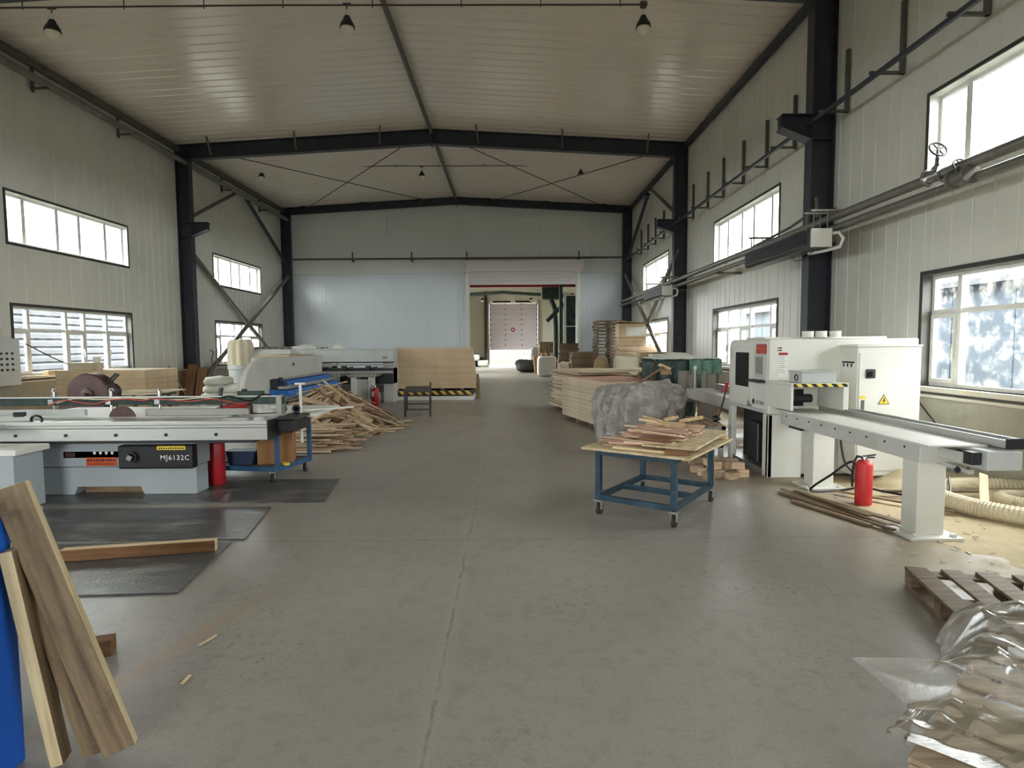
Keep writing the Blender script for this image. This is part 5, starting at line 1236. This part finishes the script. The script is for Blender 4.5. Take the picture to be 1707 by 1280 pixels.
for x in (-6.75, -5.0, -4.02):
    tb = obj('air_table', MB().box(x-.42, x+.34, 16.0, 17.0, .83, .87).box(x-.40, x+.32, 16.02, 16.98, .80, .83), 'alu_dull', ps, bev=.004)
    obj('table_leg', MB().box(x-.33, x-.17, 16.05, 16.5, .0, .80), 'machine_white', tb, bev=.01)
    obj('table_leg', MB().box(x+.14, x+.24, 16.05, 16.5, .0, .80), 'machine_pale', tb, bev=.01)
    obj('leg_panel', MB().box(x-.17, x+.14, 16.12, 16.18, .10, .74), 'machine_grey', tb)
    obj('front_stop', MB().box(x+.33, x+.38, 16.0, 16.06, .82, .9), 'chrome', tb)
obj('control_arm', MB().box(-5.4, -4.7, 17.05, 17.3, 1.57, 1.59).box(-5.1, -4.85, 17.1, 17.3, 1.59, 1.68), 'machine_white', ps)
solo('tool_case', MB().box(-6.3, -5.6, 17.1, 17.5, 1.572, 1.66).box(-6.1, -5.7, 17.15, 17.45, 1.66, 1.7), 'machine_pale', 'pale tool case lying on the panel saw beam', 'case', bev=.01)
extinguisher((-3.63, 15.8, 0), 'dark red fire extinguisher with white labels before panel saw tables', .60, .10, 'red_paint', 0, labels=True)
# ---- dust collector with bags, back left
dc = thing('bag_filter', 'dust collector with cream filter bags and drums by the far left window', 'dust collector', (-7.4, 17.6, 0))
for i, (x, y) in enumerate(((-7.75, 17.0), (-7.15, 18.3), (-6.55, 18.4), (-5.95, 18.5))):
    z1 = 1.86 if i == 0 else 1.62
    def bagp(u, v, x=x, y=y, z1=z1, i=i):
        a = 2*PI*u; r = (.33-.10*(v > .85)*(v-.85)/.15)*(1+(.09 if i == 0 else .03)*math.sin(a*9+i)+.06*h(u*4, v*3, i))
        return (x+r*math.cos(a), y+r*math.sin(a), 1.12+(z1-1.12)*v)
    obj('filter_bag', MB().grid(bagp, 54, 10), 'cloth_cream' if i == 0 else 'cloth_grey', dc, smooth=60)
    obj('bag_top', MB().cyl((x, y, z1-.02), (x, y, z1), .23, seg=20), 'cloth_cream', dc)
    obj('drum', MB().lathe([(.27, .02), (.30, .3), (.34, 1.0), (.36, 1.02), (.36, 1.13), (.33, 1.14)], (x, y, 0), 'Z', 24), 'machine_grey', dc, smooth=30)
obj('frame', MB().box(-8.2, -5.5, 18.75, 18.8, .95, 1.05).box(-8.2, -8.15, 18.7, 18.8, 0, 1.1).box(-5.55, -5.5, 18.7, 18.8, 0, 1.1), 'steel_grey', dc)
# pleated filter panel in front
def pleat(u, v): return (-8.0+2.1*u, 17.75+.05*math.sin(u*2*PI*11), 1.15+.50*v)
obj('pleated_filter', MB().grid(pleat, 132, 1), 'cloth_grey', dc, solid=.01)
# ---- white sacks
i = 0
for lay in range(5):
    for k in range(2 if lay < 4 else 1):
        x = -7.05+.42*k+.03*lay; y = 14.0+.06*(lay % 2)
        bag((x, y, .185*lay), (.52, .75, .22), 'cloth_white', ['stuffed white woven sack in the stack left of the curved machine'][0], 'sack', 'sack', i, rz=R_.uniform(-.2, .2), nu=24, nv=14, lump=.14, sag=0, group='white sacks left of the curved machine'); i += 1
# ---- brown boards and pole leaning in the far left corner bay
for k, (x, a) in enumerate(((-9.75, 0), (-9.45, .04), (-9.95, -.05))):
    board('brown_board', (x, 17.75+.05*k, .01), (x-.12, 18.35, 1.12-.1*k), .26, .022, 'board_brown', ['brown board leaning by the middle left column, tallest', 'brown board leaning by middle left column, right one', 'brown board leaning by middle left column, left one'][k], 'board', roll=0)
solo('pole', MB().tube([(-9.0, 16.6, .02), (-9.95, 17.2, 1.1)], .018, 6), 'wire_dark', 'thin dark pole leaning beside the brown boards at left', 'pole')
solo('hook_pole', MB().tube(smooth_path([Vector(p) for p in ((-9.3, 18.2, .02), (-9.35, 18.5, 1.0), (-9.4, 18.6, 1.3), (-9.36, 18.62, 1.5), (-9.46, 18.6, 1.55))], 5), .016, 6), 'steel_grey', 'thin hooked pole standing by the brown boards at left', 'pole', smooth=60)
# ---- scissor lift with plywood
lf = thing('lift_table', 'white scissor lift table with black and yellow striped edge', 'lift table', (-2.35, 18.2, 0))
obj('base_frame', MB().box(-3.68, -1.10, 17.72, 19.2, .0, .12), 'machine_white', lf, bev=.008)
obj('scissor_arm', MB().bar((-3.4, 17.95, .13), (-1.4, 17.95, .20), .04, .05).bar((-3.4, 18.95, .20), (-1.4, 18.95, .13), .04, .05), 'dark_metal', lf)
obj('platform', MB().box(-3.55, -1.12, 17.76, 19.2, .16, .28), 'hazard', lf)
obj('platform_top', MB().box(-3.55, -1.12, 17.76, 19.2, .28, .295), 'dark_metal', lf)
obj('motor_box', MB().box(-3.92, -3.70, 17.7, 18.0, .0, .26), 'machine_white', lf, bev=.01)
for i in range(4): solo('bearer', MB().box(-3.3+.6*i, -3.2+.6*i, 17.9, 19.1, .296, .345), 'wood_old', 'bearer between lift table and plywood stack', 'timber', 'bearers on the lift table')
sheet_stack(64, (-2.22, 18.5), .02, 2.36, 1.2, .0193, 'ply_edge', 'ply_pale', 'plywood sheet in the tall stack on the lift table', 'sheets on the lift table', .004, shear=(-.13, 0), z0=.346)
for k, (x0, y0, x1, y1, z) in enumerate(((-.95, 18.1, -.90, 18.5, .75), (-1.0, 17.9, -.80, 17.8, .5), (-1.02, 18.4, -.75, 18.2, .55))):
    board('offcut', (x0, y0, .01), (x0-.06, y0+.3, z), .08, .02, 'wood_old', ['offcut leaning on the lift stack right side, tallest', 'offcut leaning on the lift stack right side, shortest', 'offcut leaning on the lift stack right side, middle one'][k], 'board')
# ---- small dark frame cart in front of it
t = thing('frame_cart', 'small dark frame cart on casters in front of the lift table', 'cart', (-2.25, 14.2, 0), .1)
FX = [(-2.44, 13.6), (-1.86, 13.62), (-2.02, 14.9), (-2.62, 14.88)]
for i, (x, y) in enumerate(FX):
    obj('leg', MB().box(x-.018, x+.018, y-.018, y+.018, .11, .72 if i == 2 else .60), 'dark_metal', t)
    obj('caster', MB().cyl((x-.012, y, .05), (x+.012, y, .05), .05, seg=14).box(x-.02, x+.02, y-.02, y+.02, .09, .115), 'rubber', t, smooth=40)
for i in range(4):
    a, b_ = FX[i], FX[(i+1) % 4]
    for z in (.17, .585): obj('rail', MB().bar((a[0], a[1], z), (b_[0], b_[1], z), .03, .03), 'dark_metal', t)
obj('top', MB().prism(FX, .60, .625, 'Z'), 'dark_metal', t)

# ---- the two scrap heaps
def heap(n, protos, place, label, group):
    first = []
    for i in range(n):
        k = i % len(protos); L, W, T, m = protos[k]
        if k >= len(first):
            o = obj('wood_offcut', MB().box(-L/2, L/2, -W/2, W/2, -T/2, T/2), m); tag(o, label, 'wood offcut', group); first.append(o)
        else: o = first[k].copy(); COL.objects.link(o)
        (x, y, z), e = place(i, L)
        o.location = (x, y, z); o.rotation_euler = e
PR = [(.95, .07, .018, 'wood_strip'), (1.2, .055, .02, 'wood_strip'), (.8, .09, .016, 'wood_pink'), (1.05, .05, .022, 'wood_pale'), (.7, .10, .018, 'wood_strip'), (.9, .06, .02, 'wood_pink'), (1.3, .08, .018, 'wood_strip'), (.6, .12, .016, 'wood_pale'), (1.0, .045, .03, 'wood_old')]
rh = random.Random(21)
def place_far(i, L):
    a = rh.uniform(0, 2*PI); rad = math.sqrt(rh.random()); x = -3.75+1.15*rad*math.cos(a); y = 12.1+2.0*rad*math.sin(a)
    hh = .85*(1-rad**1.3)*(1 if x < -3.2 else .8); z = .03+hh*(.55+.45*rh.random())
    yaw_ = rh.choice((.25, .5, 1.0, -.3, -.7, 1.4, 2.6))+rh.uniform(-.3, .3)
    # lie along the slope of the heap
    sl = math.atan(.85*1.3*rad**.3/1.5); dxy = Vector((math.cos(a), math.sin(a))); al = math.cos(yaw_)*dxy.x+math.sin(yaw_)*dxy.y
    pit = max(-.45, min(.45, sl*al))+rh.uniform(-.12, .12)
    z = max(z, abs(math.sin(pit))*L/2+.02)
    return (x, y, z), Euler((rh.uniform(-.3, .3)+sl*(-math.sin(yaw_)*dxy.x+math.cos(yaw_)*dxy.y)*-.8, pit, yaw_))
heap(168, PR, place_far, 'rough pinkish wood offcut in the big scrap heap beside the blue railed machine', 'offcuts in the big far scrap heap')
def place_near(i, L):
    lay = i//9; k = i % 9
    x = -3.15+rh.uniform(-.25, .22)-.02*lay; y = 9.05+.14*k+.05*lay+rh.uniform(-.05, .05); z = .02+.026*lay+rh.uniform(0, .012)
    return (x, y, z), Euler((rh.uniform(-.15, .15), rh.uniform(-.03, .03), rh.uniform(-.16, .16) if rh.random() < .8 else rh.uniform(-.7, .7)))
heap(96, PR[:2]+PR[3:5]+PR[6:8], place_near, 'sawn wood strip in the near scrap heap behind the blue trolley', 'strips in the near scrap heap')
def place_mid(i, L):
    x = -2.9+rh.uniform(-.5, .35); y = 11.6+rh.uniform(-.9, .9); z = .015+.02*(i//12)
    return (x, y, z), Euler((rh.uniform(-.1, .1), rh.uniform(-.03, .03), rh.uniform(-.9, .9)))
heap(34, PR, place_mid, 'flat wood offcut spread on the floor at the edge of the big scrap heap', 'offcuts spread at the foot of the big scrap heap')

# ================================================================== BACK RIGHT CORNER
def flat_pallet():
    m = MB(); L, W = 1.2, 1.0
    for i in range(6): m.box(-L/2, L/2, -W/2+.18*i, -W/2+.18*i+.1, .115, .135)
    for x in (-.55, 0, .55): m.box(x-.05, x+.05, -W/2, W/2, .095, .115)
    for x in (-.55, 0, .55):
        for y in (-.44, 0, .44): m.box(x-.05, x+.05, y-.06, y+.06, .02, .095)
    for y in (-.44, 0, .44): m.box(-L/2, L/2, y-.05, y+.05, 0, .02)
    return m
pp = obj('wooden_pallet', flat_pallet(), 'wood_pallet_dark'); tag(pp, 'wooden pallet in the tall pallet stack by the back right corner', 'pallet', 'pallets in the tall stack at the back right')
for i in range(19):
    o = pp if i == 0 else pp.copy()
    if i: COL.objects.link(o)
    o.location = (4.1+R_.gauss(0, .015), 24.3+R_.gauss(0, .015), .1375*i); o.rotation_euler = (0, 0, R_.gauss(0, .012))
o = None
for i in range(8):
    q = pp.copy(); COL.objects.link(q); q.location = (4.95+R_.gauss(0, .03), 22.6+R_.gauss(0, .03), .1375*i+.0); q.rotation_euler = (0, 0, .15+R_.gauss(0, .03)); q['label'] = 'wooden pallet in the lower stack in front of tall pallets'; q['group'] = 'pallets in the lower stack at the back right'
def timber_pile(c, L, nw, nl, w, t_, m, label, group, rz=0, jit=.02, z0=0, name='batten'):
    o = obj(name, MB().box(-L/2, L/2, -w/2, w/2, 0, t_), m); tag(o, label, 'timber', group); first = True
    for l in range(nl):
        for k in range(nw):
            q = o if first else o.copy()
            if not first: COL.objects.link(q)
            first = False
            d = (k-(nw-1)/2)*w*1.08
            q.location = (c[0]-math.sin(rz)*d+R_.gauss(0, jit), c[1]+math.cos(rz)*d+R_.gauss(0, jit*.2), z0+l*t_*1.02); q.rotation_euler = (0, 0, rz+R_.gauss(0, .02))
timber_pile((4.85, 22.5), 1.5, 6, 9, .16, .05, 'wood_strip', 'pale batten in the timber pile on the lower pallets', 'battens on the lower pallet stack', z0=1.11)
timber_pile((4.6, 22.5), 1.0, 5, 5, .18, .06, 'ply_edge', 'short board in the bundle topping the back right timber', 'boards topping the back right timber', z0=1.585)
t = thing('wrapped_bundle', 'film wrapped pale bundle on the very top of back right timber', 'bundle', (4.6, 22.5, 1.9))
obj('boards', MB().box(4.1, 5.1, 22.1, 22.9, 1.9, 2.42), 'ply_edge', t, bev=.02); obj('wrap', MB().box(4.35, 5.12, 22.08, 22.92, 1.95, 2.3), 'upvc', t, bev=.02)
obj('lid', MB().obox((4.6, 22.5, 2.47), (1.15, .9, .03), (0, .06, .1)), 'wood_pale', t)
timber_pile((5.0, 20.6), 1.0, 4, 6, .18, .06, 'wood_pale', 'fresh pale board piled by the far right window', 'fresh boards by the far right window', z0=1.0)
solo('crate', MB().box(4.5, 5.45, 20.2, 21.1, 0, .98), 'paper_brown', 'brown crate under the fresh boards by the far right window', 'crate', bev=.02)
bag((3.75, 19.0, .62), (.75, .7, .68), 'cloth_cream', 'bulging tan sack standing among the back right timber', 'sack', 'sack', 3, nu=30, nv=18, lump=.1, sag=0, p=6)
solo('crate', MB().box(3.3, 4.2, 18.6, 19.4, 0, .62), 'wood_old', 'low wooden crate under the tan sack', 'crate', bev=.01)
t = thing('carton', 'white printed carton right of the tan sack', 'box', (4.75, 19.0, .6))
obj('body', MB().box(4.55, 5.15, 18.8, 19.3, .62, 1.32), 'upvc', t, bev=.008); obj('print', MB().box(4.65, 4.85, 18.795, 18.8, 1.05, 1.22), 'dark_print', t)
solo('crate', MB().box(4.4, 5.2, 18.6, 19.4, 0, .62), 'wood_old', 'low wooden crate under the white printed carton', 'crate', bev=.01)
bag((3.05, 19.6, 0), (.5, .6, 1.25), 'paper_brown', 'tall brown paper sack leaning left of the tan sack', 'sack', 'sack', 8, nu=26, nv=16, lump=.12, sag=0)
timber_pile((2.75, 22.0), .95, 4, 12, .22, .062, 'wood_old', 'brown batten in the squat bundle near the doorway right jamb', 'battens in the bundle by the right jamb', z0=.62)
solo('crate', MB().box(2.25, 3.25, 21.5, 22.5, 0, .62), 'wood_old', 'wooden crate under the squat brown bundle', 'crate', bev=.01)
timber_pile((2.55, 25.6), .8, 3, 10, .2, .07, 'wood_old', 'brown timber stacked against the right jamb of the doorway', 'timber against the right jamb', z0=1.0)
solo('crate', MB().box(2.1, 3.0, 25.2, 26.0, 0, 1.0), 'wood_brown', 'dark crate under the timber at the right jamb', 'crate', bev=.01)
bag((2.3, 23.6, 0), (.7, .7, .95), 'cloth_cream', 'pale bulk sack standing by the doorway right side', 'sack', 'sack', 12, nu=26, nv=16, lump=.12, sag=0, p=5)

# ================================================================== THE ROOM BEYOND THE DOORWAY
RB = 50.0
m = MB()
m.box(-8, 9.4, RB, RB+.2, 0, 1.1) if False else None
for a, b_, z0, z1 in ((-3.6, -1.7, 0, 7.2), (2.4, 5.7, 0, 7.2), (-1.7, 2.4, 5.1, 7.2)): m.box(a, b_, RB, RB+.2, z0, z1)
fwl = struct('wall_far', m, 'room_wall')
for A, B in ((-3.5, -1.75), (2.45, 5.6)):
    n = int((B-A)/.9+.5)
    for i in range(n):
        a = A+(B-A)*i/n; b_ = A+(B-A)*(i+1)/n
        obj('wall_panel', MB().box(a+.02, b_-.02, RB-.02, RB, 0, 7.1), 'room_wall', fwl)
lw = MB(); 
for y0, y1, z0, z1 in ((27.66, 31.0, 0, 7), (34.5, 38.0, 0, 7), (44, 50.2, 0, 7), (31, 34.5, 0, 1.2), (31, 34.5, 4.5, 7), (38, 44, 0, 1.2), (38, 44, 4.5, 7)): lw.box(-3.8, -3.6, y0, y1, z0, z1)
struct('wall_far_left', lw, 'room_wall')
rw = MB()
for y0, y1, z0, z1 in ((27.66, 50.2, 0, 7),): rw.box(5.7, 5.9, y0, y1, z0, z1)
struct('wall_far_right', rw, 'room_wall')
struct('ceiling_far', MB().prism([(-3.9, 5.9), (1.0, 6.5), (5.95, 5.9), (5.95, 6.1), (1.0, 6.7), (-3.9, 6.1)], 27.66, 50.2, 'Y'), 'room_wall')
portal((-3.75, 32.75, 2.85), (0, -PI/2, 0), 3.3, 3.5); portal((-3.75, 41, 2.85), (0, -PI/2, 0), 3.3, 6)
for i, (y0, y1) in enumerate(((31, 34.5), (38, 44))):
    WN[0] += 1; r_ = sroot('window_%d' % WN[0])
    obj('window_frame', MB().box(-3.74, -3.66, y0, y1, 1.2, 1.27).box(-3.74, -3.66, y0, y1, 4.43, 4.5).box(-3.74, -3.66, y0, y0+.07, 1.27, 4.43).box(-3.74, -3.66, y1-.07, y1, 1.27, 4.43).box(-3.74, -3.66, y0, y1, 2.8, 2.87), 'upvc', r_)
    obj('pane', MB().box(-3.71, -3.70, y0+.07, y1-.07, 1.27, 4.43), 'pane', r_)
sdoor = sroot('door_2')
for k in range(9):
    z0 = 1.24+.43*k
    obj('door_panel', MB().box(-1.68, 2.38, RB-.16, RB-.11, z0+.012, min(5.1, z0+.43)), 'far_door', sdoor, bev=.012)
    q = MB()
    for x in (-1.6, -.33, 1.03, 2.3): q.box(x-.05, x+.05, RB-.18, RB-.16, z0+.36, z0+.45)
    obj('hinge', q, 'steel_grey', sdoor)
obj('door_core', MB().box(-1.69, 2.39, RB-.13, RB-.08, 1.25, 5.09), 'far_door', sdoor)
for x in (-1.78, 2.48): obj('track', MB().box(x-.08, x+.08, RB-.3, RB-.05, 0, 5.4), 'alu_dull', sdoor)
for x0, x1 in ((-1.4, .1), (.5, 1.9)): obj('torsion_spring', MB().cyl((x0, RB-.25, 5.28), (x1, RB-.25, 5.28), .07, seg=10), 'black', sdoor)
obj('hazard_diamond', MB().prism([(.28, 2.72), (.50, 2.94), (.28, 3.16), (.06, 2.94)], RB-.175, RB-.16, 'Y'), 'red_paint', sdoor)
obj('diamond_centre', MB().prism([(.28, 2.84), (.38, 2.94), (.28, 3.04), (.18, 2.94)], RB-.18, RB-.175, 'Y'), 'white_print', sdoor)
solo('grass_bank', MB().grid(lambda u, v: (-6+14*u, 51.2+9*v, -.14+2.9*v**1.3+.1*h(u*8, v*5)), 20, 14), 'grass', 'dry sunlit grass bank outside the raised far door', 'grass bank', kind='stuff')
t = thing('fence', 'thin rail fence outside the raised far door', 'fence', (0, 53, 0))
for x in (-1.5, -.2, 1.2, 2.2): obj('post', MB().box(x-.02, x+.02, 52.9, 52.94, -.12, .9), 'steel_grey', t)
for z in (.35, .85): obj('rail', MB().box(-1.7, 2.4, 52.9, 52.93, z, z+.03), 'steel_grey', t)
solo('red_beam', MB().box(-3.5, 5.6, 30.0, 30.3, 4.58, 4.9), 'red_beam', 'red painted steel beam across the room beyond the doorway', 'beam')
solo('dark_pipe', MB().tube([(-3.6, 44, 5.35), (-.5, 44, 5.55), (5.6, 44, 5.15)], .12, 8), 'green_dark', 'dark green pipe under the ceiling of the far room', 'pipe', smooth=40)
solo('drain_pipe', MB().tube([(-1.98, 49.7, 0), (-1.98, 49.7, 6.2)], .13, 10), 'maroon', 'dark vertical pipe beside the far sectional door', 'pipe', smooth=40)
for i, x in enumerate((-2.0, 1.6)):
    o = copy_tree(lp, (x, 44, 5.1)); o['label'] = ['left small lamp in the far room', 'right small lamp in the far room'][i]; o['group'] = 'lamps in the far room'
# dust plant and dark rack at the right of the far room
t = thing('green_duct_unit', 'dark green duct unit hanging at top right of the far room', 'duct', (2.6, 32, 4))
obj('fan_case', MB().box(1.75, 2.75, 31.6, 32.6, 4.1, 4.75), 'green_dark', t, bev=.05)
obj('duct', MB().tube([(2.2, 32, 4.2), (2.45, 32, 3.6), (2.5, 32, 2.6), (2.5, 32, .0)], .14, 10), 'green_dark', t, smooth=40)
obj('arm_duct', MB().tube([(2.0, 31.5, 2.9), (2.6, 31.5, 3.5), (3.4, 31.5, 4.3)], .11, 10), 'green_dark', t, smooth=40)
obj('lamp_head', MB().lathe([(.05, 0), (.14, .06), (.14, .12)], (2.85, 31.0, 3.5), 'X', 12), 'chrome', t)
t = thing('storage_rack', 'dark green rack behind the right jamb in the far room', 'rack', (3.4, 30, 0))
for x in (2.82, 4.6): obj('post', MB().box(x-.06, x+.06, 29.9, 30.02, 0, 4.2), 'cloth_white', t)
obj('back_sheet', MB().box(2.9, 4.6, 30.05, 30.1, 1.0, 4.1), 'green_dark', t)
for z in (1.0, 2.55, 4.1): obj('shelf', MB().box(2.8, 4.65, 29.8, 30.4, z, z+.05), 'cloth_white', t)
obj('netting', MB().grid(lambda u, v: (2.95+1.6*u, 29.85+.06*h(u*6, v*6), 2.6+1.5*v), 20, 20), 'tarp_green', t, solid=.01)
solo('steel_post', MB().box(2.42, 2.58, 28.6, 28.76, 0, 6), 'green_dark', 'dark post just beyond the doorway on the right', 'post')
# piles on the floor beyond
bag((1.15, 35.5, 0), (1.5, 1.0, .75), 'rubber', 'heap of dark bags on the floor of the far room', 'bags', 'bag_heap', 2, nu=30, nv=16, lump=.3, sag=0)
solo('crate', MB().prism([(1.45, 0), (2.6, 0), (2.65, 1.0), (1.35, 1.0)], 33.5, 34.5, 'Y'), 'cardboard', 'open brown crate in the far room', 'crate', bev=.02)
bag((1.95, 31.0, 0), (1.0, 1.0, 1.05), 'cloth_white', 'big white bulk bag full of scrap in the far room', 'bag', 'bulk_bag', 6, nu=30, nv=18, lump=.05, sag=0, p=7)
rr = random.Random(5)
for i in range(10): board('scrap_stick', (1.6+.08*i, 30.9+rr.uniform(-.2, .2), .9), (1.6+.08*i+rr.uniform(-.15, .15), 30.9+rr.uniform(-.2, .2), 1.22), .06, .03, 'wood_pink', 'scrap stick poking out of the far white bulk bag', 'wood strip', 'sticks in the far bulk bag')
solo('box', MB().box(2.30, 2.75, 29.0, 29.5, 0, .75), 'maroon', 'dark red box at the foot of the post beyond the doorway', 'box', bev=.01)
solo('box', MB().box(2.28, 2.77, 28.98, 29.5, .75, 1.0), 'cardboard', 'brown carton on the dark red box beyond the doorway', 'box', bev=.01)
def end_pile(c, nx, nz, w, label, group, m='wood_old'):
    o = obj('log_end', MB().box(-w*.46, w*.46, -.5, .5, 0, w*.9), m); tag(o, label, 'timber', group); f = True
    for i in range(nx):
        for k in range(nz):
            q = o if f else o.copy()
            if not f: COL.objects.link(q)
            f = False; q.location = (c[0]+i*w+R_.gauss(0, .012), c[1]+R_.gauss(0, .05), c[2]+k*w*.93)
end_pile((1.95, 37.5, .0), 8, 12, .165, 'timber end in the stacked pile in the far room', 'timber stacked in the far room')
for k in range(7): solo('yellow_box', MB().box(2.85+.02*(k % 2), 3.55, 36.2, 36.9, .36*k, .36*k+.345), 'ply_edge' if k > 2 else 'wood_pink', 'pale box in the column of boxes behind the timber, number %s from the floor' % ['one', 'two', 'three', 'four', 'five', 'six', 'seven'][k], 'box', 'column of boxes in the far room', bev=.01)
bag((1.75, 40.0, 0), (.8, .7, 1.5), 'tarp_grey', 'grey wrapped sack standing left of the far timber', 'sack', 'sack', 9, nu=24, nv=14, lump=.15, sag=0)
bag((-2.6, 46, 0), (1.4, 1.2, .7), 'green_dark', 'dark bundle by the far room left wall', 'bundle', 'bundle', 4, nu=24, nv=14, lump=.25, sag=0)
for k in range(4): bag((-2.9+.35*k, 45.2, .45*(k == 1)), (.5, .5, .5), 'cloth_white', 'white bag beside the dark bundle at far left', 'bag', 'white_bag', 20+k, nu=20, nv=12, lump=.2, sag=0, group='white bags at the far left')
